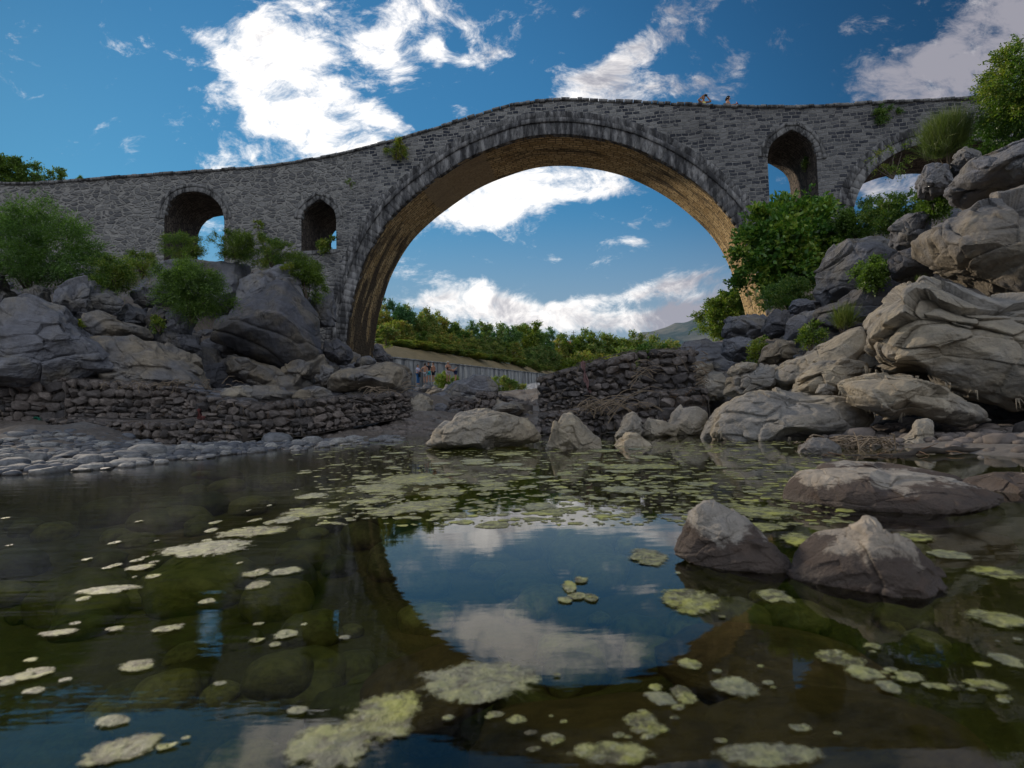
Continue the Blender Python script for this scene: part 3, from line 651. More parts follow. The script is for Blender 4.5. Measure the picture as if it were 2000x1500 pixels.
ROCKS = [
 # left bank
 ('boulder','long smooth blue-grey ledge rock at the far left above the stone cages',[(-90,600),(-20,590),(60,588),(100,610),(150,622),(200,650),(262,680),(300,705),(300,755),(100,765),(-90,765)],15.2,2.2,G_,'smooth',1,.8),
 ('boulder','sloping water-worn rock with tan flank running down to the cage tops',[(160,655),(215,640),(255,640),(330,668),(372,690),(400,725),(425,770),(400,785),(300,778),(240,760),(190,710)],15.6,1.3,Wm,'smooth',2,.8),
 ('boulder','dark rounded boulder cut by the left edge of the picture under the big bush',[(-90,520),(-30,515),(10,530),(30,560),(48,592),(20,608),(-90,610)],17.2,1.3,D_,'block',3,.8),
 ('boulder','small grey boulder between the left edge boulder and the blocky one',[(40,565),(65,555),(95,568),(105,595),(80,608),(45,605)],17.6,.7,G_,'block',4,.8),
 ('boulder','blocky grey boulder with flat top below the big left bush',[(96,565),(130,552),(180,556),(222,568),(244,590),(240,615),(205,632),(160,630),(120,618),(100,592)],17.2,1.0,G_,'block',5,.9),
 ('boulder','low grey rock wedged under the blocky boulder',[(150,640),(165,612),(195,606),(240,628),(290,640),(300,660),(230,668),(170,665)],16.6,.8,Wm,'smooth',6,.8),
 ('boulder','upright pale grey boulder beneath the middle hanging bush',[(323,612),(340,596),(365,600),(382,625),(372,655),(340,660),(325,640)],18.3,.6,G_,'block',7,.7),
 ('boulder','rubbly dark boulder left of the upright pale one',[(280,610),(300,595),(325,602),(335,635),(315,655),(285,650)],18.6,.7,D_,'block',8,1.),
 ('boulder','small broken boulder at the foot of the low yellow shrub',[(225,610),(250,590),(285,598),(292,635),(262,650),(230,640)],18.5,.7,G_,'block',9,1.),
 ('boulder','flattish grey stone under the yellow-green shrub',[(245,570),(270,560),(310,565),(330,585),(300,600),(255,596)],19.2,.7,G_,'block',10,.9),
 ('boulder','dark boulder low under the middle hanging bush',[(290,665),(300,640),(345,648),(385,660),(390,690),(340,690),(300,682)],17.9,.8,D_,'block',61,.9),
 ('rock_outcrop','broad grey rock shoulder below the left windows of the bridge',[(250,560),(290,515),(340,498),(400,488),(445,492),(490,512),(520,550),(520,600),(450,640),(380,640),(290,600)],23.5,2.0,G_,'strata',11,.8),
 ('rock_outcrop','tilted grey slab leaning on top of the great dark rock',[(462,585),(472,540),(505,515),(545,505),(585,540),(600,590),(560,618),(490,615)],22.6,1.3,G_,'block',12,.7),
 ('rock_outcrop','great dark rock mass with horizontal cracks left of the bridge pier',[(412,668),(420,625),(450,610),(462,585),(510,570),(560,545),(600,575),(625,620),(634,665),(628,695),(600,716),(556,716),(500,700),(455,682)],21.2,2.3,D_,'strata',13,.75),
 ('boulder','squarish grey block between the great dark rock and the pier',[(598,578),(618,568),(650,566),(657,600),(654,637),(625,640),(603,620)],24.6,.9,G_,'block',14,.6),
 ('boulder','dark wedge rock under the great dark rock, beside the tan ledge',[(365,690),(385,676),(425,682),(448,715),(464,748),(440,762),(405,755),(378,730)],20.2,.9,D_,'smooth',15,.6),
 ('boulder','tan rock slab tucked under the great dark rock',[(430,705),(445,688),(485,690),(530,712),(552,730),(545,750),(500,758),(455,748),(436,728)],20.4,.9,Wm,'block',16,.6),
 ('boulder','pitted tan rock under the overhang of the great dark rock',[(545,760),(550,720),(575,705),(605,700),(630,692),(625,725),(600,745),(590,765),(560,770)],20.8,.7,Wm,'block',17,1.),
 ('boulder','dark brown block resting against the foot of the pier',[(630,702),(636,668),(660,660),(682,672),(690,698),(675,712),(645,712)],23.6,.8,D_,'block',18,.5),
 ('boulder','small tan rock in the hollow beside the platform rock',[(618,738),(632,712),(655,715),(665,738),(650,760),(625,762)],20.6,.7,Wm,'block',19,.7),
 ('rock_outcrop','flat-topped platform rock that carries the left pier of the great arch',[(640,742),(662,722),(700,712),(760,708),(795,722),(806,745),(800,768),(740,772),(670,772),(645,764)],20.2,2.6,Wm,'block',20,.5),
 ('boulder','tan flat stone lying on the cage tops under the dark wedge rock',[(425,775),(440,758),(480,752),(502,765),(500,782),(440,786)],15.2,.6,P_,'smooth',21,.6),
 ('boulder','buff slab lying behind the cages below the overhang',[(480,775),(495,752),(540,755),(575,768),(570,786),(500,786)],15.6,.6,Wm,'smooth',22,.6),
 ('boulder','low buff stone right of the buff slab behind the cages',[(560,778),(585,760),(635,758),(665,772),(650,788),(575,788)],16,.6,Wm,'block',23,.6),
 ('boulder','grey rock piece hugging the right foot of the pier',[(728,705),(732,668),(745,665),(755,690),(772,702),(768,716),(740,716)],27.2,.9,D_,'block',24,.7),
 ('boulder','rounded grey stone at the very base of the left pier',[(690,712),(700,698),(722,696),(735,705),(730,718),(700,720)],24.6,.8,G_,'smooth',62,.5),
 # middle distance
 ('boulder','flat grey rock on which the bathers stand',[(802,770),(806,753),(830,750),(850,751),(860,765),(840,778)],49,2.6,G_,'block',25,.6),
 ('boulder','dark rock under the bare-chested man among the bathers',[(822,774),(832,758),(850,753),(868,760),(872,774),(840,782)],42,1.8,Wm,'block',26,.7),
 ('rock_outcrop','big layered grey rock behind the pool where the bending bather stands',[(845,790),(858,760),(885,742),(925,733),(955,735),(970,752),(972,775),(940,790),(880,796)],27,3,G_,'strata',27,.8),
 ('boulder','pale tan boulder standing right of the cage row end',[(800,805),(803,778),(818,768),(838,775),(846,800),(830,815),(806,814)],19.5,.8,P_,'smooth',28,.7),
 ('boulder','round grey boulder in the middle rock pile below the bathers',[(838,790),(845,770),(868,765),(885,778),(880,800),(850,802)],22.5,.9,G_,'smooth',29,.7),
 ('boulder','flat brownish stone in front of the layered grey rock',[(880,795),(890,776),(925,770),(952,778),(955,796),(915,802)],20.5,.8,Wm,'block',30,.7),
 ('boulder','small blue-grey boulder between bathers and layered rock',[(860,762),(872,750),(890,752),(895,768),(875,775)],34,1.0,G_,'block',31,.7),
 ('boulder','grey gravelly stone behind the three small cages',[(985,800),(995,782),(1020,780),(1035,795),(1030,808),(1000,810)],20.2,.7,G_,'block',32,.7),
 ('boulder','buff slope stone left of the leaning cage',[(955,800),(972,778),(1005,782),(1030,800),(1010,812),(970,812)],18,.8,Wm,'block',63,.6),
 ('boulder','wide low beige rock with a hollow on top in the middle of the pool edge',[(818,872),(845,845),(872,828),(892,810),(930,802),(985,806),(1025,815),(1045,832),(1062,852),(1055,866),(985,872),(940,876),(870,884)],7.9,.75,P_,'smooth',33,.85),
 ('boulder','squat beige boulder standing alone in the pool, left of the small one',[(1062,885),(1064,850),(1074,818),(1092,806),(1115,806),(1135,820),(1160,842),(1176,862),(1176,888),(1120,896)],7.3,.42,P_,'block',34,.55),
 ('boulder','small beige boulder in the pool right of the squat one',[(1192,885),(1205,860),(1222,844),(1245,838),(1264,850),(1272,872),(1270,888),(1230,892)],7.5,.26,P_,'block',35,.6),
 ('boulder','pointed beige stone at the foot of the lower stone cages',[(1198,856),(1208,828),(1222,806),(1238,801),(1254,815),(1262,840),(1255,856),(1220,862)],10,.35,P_,'block',36,.6),
 ('boulder','low beige stone right of the pointed one',[(1240,858),(1250,830),(1268,815),(1300,822),(1326,838),(1330,855),(1290,862)],10,.4,P_,'block',37,.6),
 ('boulder','rounded beige block before the right end of the cages',[(1302,845),(1312,812),(1332,796),(1360,795),(1378,805),(1384,826),(1372,848),(1335,852)],10.4,.45,P_,'smooth',38,.6),
 ('boulder','beige boulder at the left foot of the long shore rock',[(1366,858),(1378,822),(1400,795),(1425,785),(1442,810),(1440,855),(1400,862)],9,.5,P_,'smooth',39,.6),
 # right bank
 ('rock_outcrop','enormous beige overhanging rock filling the right edge of the picture',[(1640,690),(1655,650),(1668,612),(1700,585),(1742,556),(1790,530),(1830,545),(1880,558),(1940,572),(2100,600),(2100,815),(1985,792),(1920,775),(1860,762),(1810,742),(1760,738),(1715,742),(1668,722)],8.6,2.3,P_,'smooth',40,.95),
 ('rock_outcrop','ragged beige shelf rock jutting left beneath the enormous overhanging rock',[(1636,752),(1648,742),(1700,735),(1765,732),(1830,755),(1900,790),(1935,815),(1880,835),(1840,832),(1790,818),(1735,812),(1680,795),(1650,778)],7.6,1.0,P_,'smooth',41,.8),
 ('rock_outcrop','long whale-backed beige rock reaching into the pool on the right shore',[(1384,850),(1400,808),(1430,782),(1475,765),(1520,760),(1580,766),(1640,775),(1690,792),(1712,815),(1690,842),(1640,858),(1560,870),(1480,875),(1420,872)],8.4,1.1,P_,'smooth',42,.75),
 ('boulder','buff block with chipped top above the long shore rock',[(1408,770),(1420,738),(1448,722),(1490,712),(1520,708),(1537,728),(1535,755),(1500,775),(1440,782)],11,.7,P_,'block',43,.6),
 ('boulder','thin buff cap stone lying on the chipped block',[(1418,732),(1424,712),(1450,706),(1480,710),(1478,722),(1440,738)],11.1,.5,P_,'block',44,.5),
 ('rock_outcrop','rising beige ridge rock running up to the enormous overhang',[(1498,745),(1520,712),(1560,692),(1610,675),(1650,650),(1690,635),(1700,680),(1660,720),(1600,740),(1540,762)],10.6,1.1,P_,'smooth',45,.8),
 ('boulder','rounded beige rock low between the ridge and the shelf rock',[(1540,768),(1560,735),(1600,708),(1645,698),(1690,712),(1700,745),(1660,770),(1590,785)],9.6,.8,P_,'smooth',46,.8),
 ('boulder','little round beige cobble perched on the long shore rock',[(1592,768),(1598,750),(1618,744),(1632,758),(1628,772),(1605,776)],9.0,.2,P_,'smooth',64,.4),
 ('rock_outcrop','layered grey-brown overhanging rock at the right edge, middle of three',[(1784,478),(1792,455),(1815,440),(1850,428),(1885,400),(1930,382),(2000,372),(2100,372),(2100,590),(2000,600),(1950,575),(1905,548),(1860,530),(1815,505)],9.4,1.7,Wm,'smooth',47,.9),
 ('rock_outcrop','furrowed blue-grey rock at the right edge, topmost of the overhangs',[(1850,395),(1862,365),(1885,340),(1925,312),(1970,290),(2100,255),(2100,390),(1990,382),(1930,385),(1885,408)],10.2,1.5,G_,'smooth',48,1.0),
 ('boulder','lichen-spotted grey boulder under the broom bush',[(1784,365),(1795,338),(1820,322),(1850,316),(1872,335),(1868,362),(1835,378),(1800,382)],11.6,.6,G_,'block',49,.8),
 ('boulder','small spotted boulder right of the lichen-spotted one',[(1855,318),(1868,294),(1890,284),(1915,292),(1914,320),(1885,340),(1862,338)],11.4,.5,G_,'block',50,.8),
 ('boulder','grey boulder between the leafy shrubs and the overhanging rocks',[(1728,448),(1742,422),(1775,402),(1812,400),(1822,430),(1808,470),(1775,498),(1745,490)],12.6,.8,G_,'block',51,.6),
 ('rock_outcrop','large grey sloping rock left of the dark cleft on the right bank',[(1588,572),(1595,530),(1618,495),(1650,468),(1700,455),(1742,465),(1752,495),(1745,530),(1705,560),(1655,592),(1612,602)],14.4,1.3,G_,'smooth',52,.7),
 ('boulder','dark rectangular boulder above the enormous beige rock',[(1732,515),(1745,488),(1790,478),(1832,488),(1842,515),(1820,540),(1775,550),(1740,545)],11.4,.7,D_,'block',53,.5),
 ('rock_outcrop','dark grey vertical rock face with a pale streak above the herb stems',[(1590,632),(1598,600),(1640,572),(1695,552),(1745,540),(1762,575),(1755,612),(1720,640),(1660,652),(1610,648)],12.6,.9,D_,'block',54,.5),
 ('boulder','grey stone at the foot of the big leafy shrub',[(1538,612),(1550,590),(1575,580),(1605,588),(1606,610),(1570,622)],15,.6,G_,'block',55,.6),
 ('boulder','rounded grey boulder directly above the pale cap stone group',[(1530,668),(1540,625),(1560,604),(1595,600),(1604,625),(1590,655),(1560,680)],13.6,.6,G_,'block',56,.6),
 ('boulder','dark grey boulder in the row right of the arch foot, second from the arch',[(1482,645),(1490,618),(1512,604),(1542,604),(1552,630),(1540,655),(1505,662)],14.4,.6,D_,'block',57,.6),
 ('boulder','grey boulder at the right foot of the great arch, first of the row',[(1406,655),(1416,625),(1445,608),(1475,604),(1498,618),(1494,650),(1465,668),(1425,668)],15.6,.8,G_,'block',58,.6),
 ('boulder','grey boulder with a rusty streak below the first of the row',[(1408,690),(1414,664),(1445,656),(1482,660),(1492,684),(1470,708),(1430,706)],14.4,.6,G_,'block',59,.6),
 ('boulder','buff grey block below the row of boulders right of the arch',[(1480,705),(1490,676),(1520,662),(1555,666),(1566,690),(1545,706),(1505,716)],12.4,.5,Wm,'block',60,.6),
 ('rock_outcrop','low dome of grey rock behind the right stone cages',[(1250,730),(1262,705),(1290,684),(1330,670),(1375,665),(1425,668),(1450,700),(1440,745),(1370,765),(1290,765)],21,2.2,G_,'smooth',65,.6),
 ('boulder','pale boulder filling the gap right of the cage end',[(1362,775),(1368,742),(1388,726),(1412,730),(1424,752),(1420,780),(1385,788)],12.6,.5,P_,'smooth',66,.6),
 ('boulder','small grey stone in the pile under the rusty-streaked boulder',[(1440,728),(1450,708),(1475,704),(1492,716),(1485,730),(1460,736)],12.6,.35,G_,'block',67,.7),
 ('boulder','little round grey stone among the row right of the arch',[(1552,690),(1562,668),(1582,664),(1595,680),(1585,698),(1565,702)],12.2,.3,G_,'block',68,.6),
 ('boulder','shadowy low rock at the back of the dark hollow',[(1640,870),(1700,830),(1780,800),(1900,805),(2100,790),(2100,880),(1900,890),(1750,890)],10.8,1.2,M['rock_hollow_shade'],'block',69,.6),
 ('boulder','shade-coloured rock wall closing the hollow under the shelf rock',[(1820,840),(1850,780),(1920,760),(2100,750),(2100,870),(1900,875)],9.8,.9,M['rock_hollow_shade'],'block',70,.6),
 ('boulder','knobbly pale pillar stone propping the shelf rock over the water',[(1742,890),(1750,862),(1775,845),(1790,822),(1815,818),(1828,840),(1832,880),(1800,892)],6.6,.28,P_,'smooth',71,.8),
 ('boulder','brown-grey stone at the left end of the driftwood log',[(1555,900),(1564,872),(1588,856),(1615,858),(1645,872),(1650,892),(1600,902)],5.7,.22,Wm,'smooth',72,.7),
 ('boulder','small grey stone half under the driftwood log in the hollow',[(1735,900),(1748,885),(1775,888),(1785,900),(1760,910)],5.6,.13,P_,'block',73,.7),
 ('boulder','flat brown stone in the shallows right of the driftwood log',[(1868,915),(1880,896),(1920,893),(1950,905),(1945,920),(1900,925)],4.7,.16,Wm,'block',74,.6),
 ('boulder','brown stone half out of the picture at the right water edge',[(1948,918),(1960,895),(2000,890),(2070,895),(2070,925),(1985,930)],4.7,.25,Wm,'block',75,.6),
 ('boulder','small round stone in shadow under the long shore rock',[(1612,880),(1625,866),(1650,864),(1668,874),(1660,888),(1630,892)],7,.16,P_,'smooth',76,.6),
 # near stones in the water
 ('boulder','low flat near rock with pale top and brown flank at the right of the pool',[(1525,975),(1535,940),(1560,920),(1610,914),(1680,918),(1760,924),(1830,934),(1900,950),(1985,982),(1950,1005),(1850,1015),(1700,1018),(1580,1000)],2.6,.30,M['rock_wet2'],'smooth',77,.55),
 ('boulder','narrow flat rock lying just behind the low flat near rock',[(1585,925),(1598,905),(1640,900),(1720,906),(1800,915),(1880,930),(1890,950),(1750,950),(1620,945)],3.4,.22,M['rock_wet2'],'smooth',78,.6),
 ('boulder','flat brown rock slipping out at the right edge behind the near rocks',[(1860,960),(1880,940),(1940,926),(2100,925),(2100,985),(1920,985)],3.0,.3,M['rock_wet2'],'smooth',79,.6),
 ('boulder','nearest brown stone with pale cap, left one of the pair in the pool',[(1312,1082),(1325,1050),(1345,1012),(1372,982),(1392,980),(1430,998),(1475,1028),(1512,1065),(1548,1108),(1540,1135),(1440,1120),(1340,1095)],1.66,.09,M['rock_wet'],'smooth',80,.5),
 ('boulder','nearest brown stone with pale cap, larger right one of the pair in the pool',[(1548,1120),(1562,1075),(1590,1046),(1645,1030),(1690,1008),(1715,1008),(1752,1036),(1802,1068),(1842,1115),(1862,1165),(1800,1185),(1640,1160)],1.45,.11,M['rock_wet'],'smooth',81,.5),
]
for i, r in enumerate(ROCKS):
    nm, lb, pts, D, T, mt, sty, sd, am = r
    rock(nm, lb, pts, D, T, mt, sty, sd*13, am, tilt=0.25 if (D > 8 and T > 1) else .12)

# stone prototypes
def stone_proto(i, flat=.6, nz=.14, sub=4):
    V, F = ico(sub); P = V*1.0
    e = 2.6; k = (np.abs(P)**e).sum(1)**(-1/e); P = P*k[:, None]
    P = P*(1+nz*fbm(V*1.3+i*9.7, i, 3))[:, None]+V*(.03*fbm(V*5+i, i+3, 3))[:, None]
    return mesh_np('river_stone', P*np.array([1, 1, flat])*.5, F, True)
PROTO = [stone_proto(i, 1.0, .22, 3) for i in range(10)]
def chunk_proto(i):
    V, F = ico(4); r = np.random.RandomState(i+60); e = 3.4; P = V*((np.abs(V)**e).sum(1)**(-1/e))[:, None]
    for _ in range(9):
        nn = r.normal(0, 1, 3); nn /= np.linalg.norm(nn); P = P-np.maximum(0, P @ nn-r.uniform(.62, .95))[:, None]*.9*nn
    return mesh_np('broken_stone', (P*(1+.16*fbm(V*1.4+i*5, i, 3))[:, None]+V*(.045*fbm(V*5+i, i+3, 3))[:, None])*.5, F, True)
CHUNK = [chunk_proto(i) for i in range(12)]
def stone_obj(name, me, mat, loc, dims, rz=0, rx=0, parent=None):
    key = (me.name, mat.name)
    if key not in _pm: c = me.copy(); c.materials.clear(); c.materials.append(mat); _pm[key] = c
    o = bpy.data.objects.new(name, _pm[key]); SC.collection.objects.link(o)
    if parent: o.parent = parent
    o.location = loc; o.scale = dims; o.rotation_euler = (rx, 0, rz); return o
_pm = {}
# scattered filler boulders on the banks
def scatter():
    rng = np.random.RandomState(11); made = 0
    protos = []
    for k in range(8):
        V, F = ico(5); S = 1.0; G = V*.5+k*7.7
        f1, f2, idh, vec = worley(G*2.2+k, k*31); e = 3.0; kk = (np.abs(V)**e).sum(1)**(-1/e)
        d = (idh[:, 0]-.5)*.12+(vec*(idh-.5)).sum(1)*.33-.03*np.exp(-(f2-f1)/.06)+fbm(G*6, k, 4, .5, True)*.02
        P = V*kk[:, None]*.5+V*d[:, None]*.75
        for mt in (G_, D_, Wm, P_): protos.append((mt, mesh_np('bank_boulder', P, F, True)))
    for mt, me in protos: me.materials.append(mt)
    regions = [(-17, -5, 14.5, 27, 90, 0, (.5, 1.5)), (-9.5, -4, 14.6, 22, 60, 0, (.35, 1.0)), (-26, -12, 14, 26, 25, 0, (.8, 2.0)), (4.5, 16, 12, 24, 80, 1, (.5, 1.5)), (2.5, 9, 15, 30, 26, 1, (.5, 1.2)), (4.5, 9, 9, 14, 20, 1, (.25, .8)), (-3, 3, 15.5, 20, 26, 0, (.2, .6))]
    for x0, x1, y0, y1, n, side, (s0, s1) in regions:
        X = rng.uniform(x0, x1, n); Y = rng.uniform(y0, y1, n); Z = gheight(X, Y)
        for x, y, z in zip(X, Y, Z):
            if z < .02: continue
            s = rng.uniform(s0, s1)*.8; k = rng.randint(8)*4; k += [0, 1, 0, 2][rng.randint(4)] if side == 0 else [0, 3, 2, 0][rng.randint(4)]
            mt, me = protos[k]
            o = link('bank_boulder', me); o.location = (x, y, z+s*.12); o.scale = (s*rng.uniform(.8, 1.5), s*rng.uniform(.8, 1.4), s*rng.uniform(.5, .9)); o.rotation_euler = (rng.uniform(-.3, .3), rng.uniform(-.3, .3), rng.uniform(0, 6))
            zone = 'beyond the bridge' if y > 29 else 'near the bridge foot' if y > 22 else 'on the middle slope' if y > 17 else 'low by the shore'
            tag(o, '%s loose %s boulder %s of the %s bank' % ('small' if s < .45 else 'medium' if s < .8 else 'large', {'weathered_grey_limestone': 'grey', 'dark_limestone': 'dark', 'water_worn_limestone': 'tan', 'pale_limestone': 'pale'}[mt.name], zone, 'left' if side == 0 else 'right'), 'boulder', 'loose boulders on the %s bank' % ('left' if side == 0 else 'right')); made += 1
    print('scattered', made)
scatter()

# ---------------------------------------------------------------- stone cages (gabions)
M['wire'] = plain('rusty_cage_wire', (.10, .085, .075), .6)
M['fill'] = plain('packed_mud_rubble', (.09, .075, .065), .95, .4, 12)
M['twig'] = plain('bleached_dead_twig', (.20, .155, .11), .9, .4, 20)
M['root'] = plain('brown_root_debris', (.115, .075, .05), .95, .5, 20)
def gabion(label, q, D0, D1, depth=1.0, mat='cage_stone', seed=0, row=.17, group='stone cages along the pool', twigs=10):
    bl, br, tr, tl = [at(x, y, d) for (x, y), d in zip(q, (D0, D1, D1, D0))]
    rng = np.random.RandomState(seed+100); base = (bl+br)/2
    ux = br-bl; back = np.array([-ux[1], ux[0], 0.]); back = back/np.linalg.norm(back)
    if back[1] < 0: back = -back
    g = empty('stone_cage', tuple(base), label, 'gabion', group)
    P = lambda u, v: (bl*(1-u)+br*u)*(1-v)+(tl*(1-u)+tr*u)*v
    wid = np.linalg.norm(ux); hei = np.linalg.norm((tl+tr)/2-(bl+br)/2)
    lean = back*.06
    mb = MB(); e = .10
    c8 = [P(0.02, 0)+back*e, P(.98, 0)+back*e, P(.98, .93)+back*e+lean, P(.02, .93)+back*e+lean]; b8 = [c+back*(depth-e) for c in c8]
    # subdivided rubble core
    mb.add(np.array(c8+b8)-base, [[0,1,2,3],[4,7,6,5],[0,4,5,1],[1,5,6,2],[2,6,7,3],[3,7,4,0]]); mb.build('packed_rubble', M['fill'], g)
    v = 0.0; a_h = math.atan2(ux[1], ux[0]); nst = 0
    while v < hei-.05:
        h = min(row*rng.uniform(.6, 1.5), hei-v+.02); u = rng.uniform(-.05, .0)
        while u < wid-.04:
            w = h*rng.uniform(.75, 1.9); w = min(w, wid-u+.03)
            if rng.rand() < .16 and h > .12:     # two small ones stacked
                for kk in (0, 1):
                    p = P((u+w/2)/wid, (v+h*(.27+.46*kk))/hei)+back*rng.uniform(.02, .07)+lean*v/hei
                    stone_obj('stone', CHUNK[rng.randint(12)], M[mat], p-base, (w*1.05, .2, h*.55), a_h+rng.uniform(-.1, .1), rng.uniform(-.2, .2), g); nst += 1
            else:
                p = P((u+w/2)/wid, (v+h/2+rng.uniform(-.03, .03))/hei)+back*rng.uniform(.0, .07)+lean*v/hei
                o = stone_obj('stone', CHUNK[rng.randint(12)], M[mat], p-base, (w*1.07, rng.uniform(.18, .3), h*rng.uniform(.98, 1.12)), a_h+rng.uniform(-.12, .12), rng.uniform(-.25, .25), g); nst += 1
                o.rotation_euler[1] = rng.uniform(-.3, .3)
            u += w
        v += h
    k = 0
    for _ in range(int(min(100-nst, wid*depth*16)) if nst < 96 else 4):   # top layer
        s = rng.uniform(.16, .30); p = P(rng.uniform(.03, .97), 1)+back*rng.uniform(.05, depth-.05)+lean-np.array([0, 0, .05])
        stone_obj('stone', CHUNK[rng.randint(12)], M[mat], p-base, (s*1.2, s, s*.6), rng.uniform(0, 6), rng.uniform(-.3, .3), g)
    # wire net: diamond mesh in front and on top, thicker selvedge
    wm = MB(); sp = .11; nu = max(2, int(wid/sp)); nv = max(2, int(hei/sp))
    F_ = lambda u, v, o=0: P(u, v)-back*.045+lean*v-base+rng.uniform(-.008, .008, 3)
    for i in range(nu+1):
        for sgn in (0, 1):
            pts = [F_(np.clip((i+((j+sgn) % 2)*.5)/nu, 0, 1), j/nv) for j in range(nv+1)]
            pts += [P(np.clip((i+((nv+j+sgn) % 2)*.5)/nu, 0, 1), 1.02)+back*(j*sp)+lean-base+np.array([0, 0, .05]) for j in range(1, int(depth/sp), 1)]
            wm.tube(pts, .0025, 3)
    for (u0, v0, u1, v1) in ((0, 0, 1, 0), (0, 1.03, 1, 1.03), (0, 0, 0, 1), (1, 0, 1, 1), (0, .5, 1, .5)):
        wm.tube([F_(u0+(u1-u0)*t, v0+(v1-v0)*t) for t in np.linspace(0, 1, 7)], .006, 4)
    wm.build('wire_net', M['wire'], g)
    if twigs:
        tw = MB()
        for _ in range(twigs*3):
            u = rng.uniform(0, 1); v_ = rng.choice([rng.uniform(.75, 1.05), rng.uniform(0, 1)]); p = P(u, v_)-back*.07-base
            d = rng.normal(0, 1, 3)*np.array([1, .25, .8]); d /= np.linalg.norm(d); L = rng.uniform(.05, .28); n = 5
            pts = [p+d*L*t+np.array([0, -.02, -.06])*t*t+rng.normal(0, .012, 3) for t in np.linspace(0, 1, n)]
            tw.tube(pts, np.linspace(.006, .0025, n), 4)
        tag(tw.build('caught_twigs', M['root'] if seed % 2 else M['twig'], g), kind='stuff')
    return g
GAB = [
 ('stone cage at the far left of the upper left row, cut by the picture edge',[(-90,822),(24,813),(26,735),(-90,738)],14.0,14.4,.17),
 ('stone cage with two very big round stones in the upper left row',[(26,813),(128,811),(129,740),(26,735)],14.4,14.4,.27),
 ('wide stone cage in the middle of the upper left row below the sloping rock',[(129,811),(297,806),(298,750),(129,740)],14.4,14.4,.17),
 ('last narrow stone cage of the upper left row beside the red rag',[(298,806),(380,803),(376,765),(298,752)],14.4,14.2,.14),
 ('bulging stone cage with the red rag at its corner, first of the front row',[(392,838),(478,843),(486,790),(384,776)],12.9,12.6,.15),
 ('stone cage in the front left row, second from the red rag',[(478,843),(590,839),(582,783),(486,790)],12.6,12.9,.16),
 ('stone cage in the front left row, third from the red rag',[(590,839),(698,818),(690,774),(583,783)],12.9,13.8,.14),
 ('stone cage ending the front left row near the pale tan boulder',[(698,818),(803,801),(800,765),(692,774)],13.8,15.0,.12),
 ('low half-buried stone cage above the cobbles at the left',[(82,846),(235,858),(240,826),(92,818)],12.5,12.3,.13),
 ('low stone cage in the middle of the half-buried row',[(235,858),(352,857),(350,822),(240,826)],12.3,12.3,.13),
 ('low stone cage at the right end of the half-buried row by the water',[(352,857),(474,850),(460,826),(350,822)],12.3,12.2,.12),
 ('slumped small stone cage in the middle distance, left of a tight pair',[(868,804),(926,808),(924,786),(880,776)],19.4,19,.14),
 ('small upright stone cage in the middle distance with square outline',[(928,807),(970,807),(969,768),(930,765)],19,19,.15),
 ('small stone cage in the middle distance sloping down to the right',[(970,807),(1022,808),(1020,790),(972,771)],19,18.6,.14),
 ('leaning stone cage at the left end of the big right stack',[(1056,795),(1142,775),(1135,714),(1047,740)],13.3,12.9,.13),
 ('upper middle stone cage of the big right stack with a pink cloth at its corner',[(1143,775),(1250,760),(1244,686),(1132,712)],12.9,12.9,.15),
 ('upper right stone cage of the big right stack',[(1254,762),(1362,762),(1356,680),(1246,688)],12.9,12.5,.16),
 ('lower right stone cage of the big right stack with large stones',[(1288,820),(1388,820),(1381,757),(1288,765)],11.9,11.7,.19),
 ('lower middle stone cage of the big right stack behind bare twigs',[(1182,832),(1288,820),(1288,766),(1180,788)],12.1,11.9,.17),
 ('crushed muddy stone cage at the lower left of the big right stack',[(1042,836),(1182,834),(1180,792),(1058,806)],12.5,12.1,.13),
]
for i, (lb, q, d0, d1, row) in enumerate(GAB):
    q = [(q[0][0], q[0][1]+13), (q[1][0], q[1][1]+13), q[2], q[3]]
    gabion(lb, q, d0, d1, 1.1 if i < 8 else .9, 'cage_stone2' if i >= 11 else 'cage_stone', i, row, 'stone cages along the left shore' if i < 11 else 'stone cages right of the river', 4 if i < 11 else 7)
# ---------------------------------------------------------------- vegetation
def leaf_mat(name, a, b, c3=None, trans=.35):
    m, N = mat_new(name); g = N.n('ShaderNodeNewGeometry'); isl = g.outputs['Random Per Island']
    oi = N.n('ShaderNodeObjectInfo').outputs['Random']
    n = N.noise(g.outputs['Position'], 1.4, 4, .6)
    f = N.m('MULTIPLY_ADD', N.m('SUBTRACT', n, .5), 1.6, N.m('MULTIPLY_ADD', isl, .6, .2))
    c = N.mix(N.ss(f, 0, 1), a, b)
    if c3: c = N.mix(N.ss(N.m('MULTIPLY_ADD', isl, .35, n), .66, .9, 0, .85), c, c3)
    c = N.mix(oi, N.vm('MULTIPLY', c, (.80, .92, 1.0)), N.vm('MULTIPLY', c, (1.55, 1.22, .85)))
    d = N.n('ShaderNodeBsdfDiffuse', ins={0: c}); t = N.n('ShaderNodeBsdfTranslucent', ins={0: N.vm('MULTIPLY', c, (1.3, 1.5, .6))})
    gl = N.n('ShaderNodeBsdfGlossy', ins={0: (1, 1, 1, 1), 1: .45})
    mx = N.n('ShaderNodeMixShader', ins={0: trans, 1: d.outputs[0], 2: t.outputs[0]})
    m2 = N.n('ShaderNodeMixShader', ins={0: .03, 1: mx.outputs[0], 2: gl.outputs[0]})
    N.n('ShaderNodeOutputMaterial', ins={0: m2.outputs[0]}); return m
M['leaf_dark'] = leaf_mat('dark_green_leaves', (.03, .075, .017), (.14, .24, .042))
M['leaf_mid'] = leaf_mat('mid_green_leaves', (.04, .10, .018), (.16, .27, .045), (.24, .27, .05))
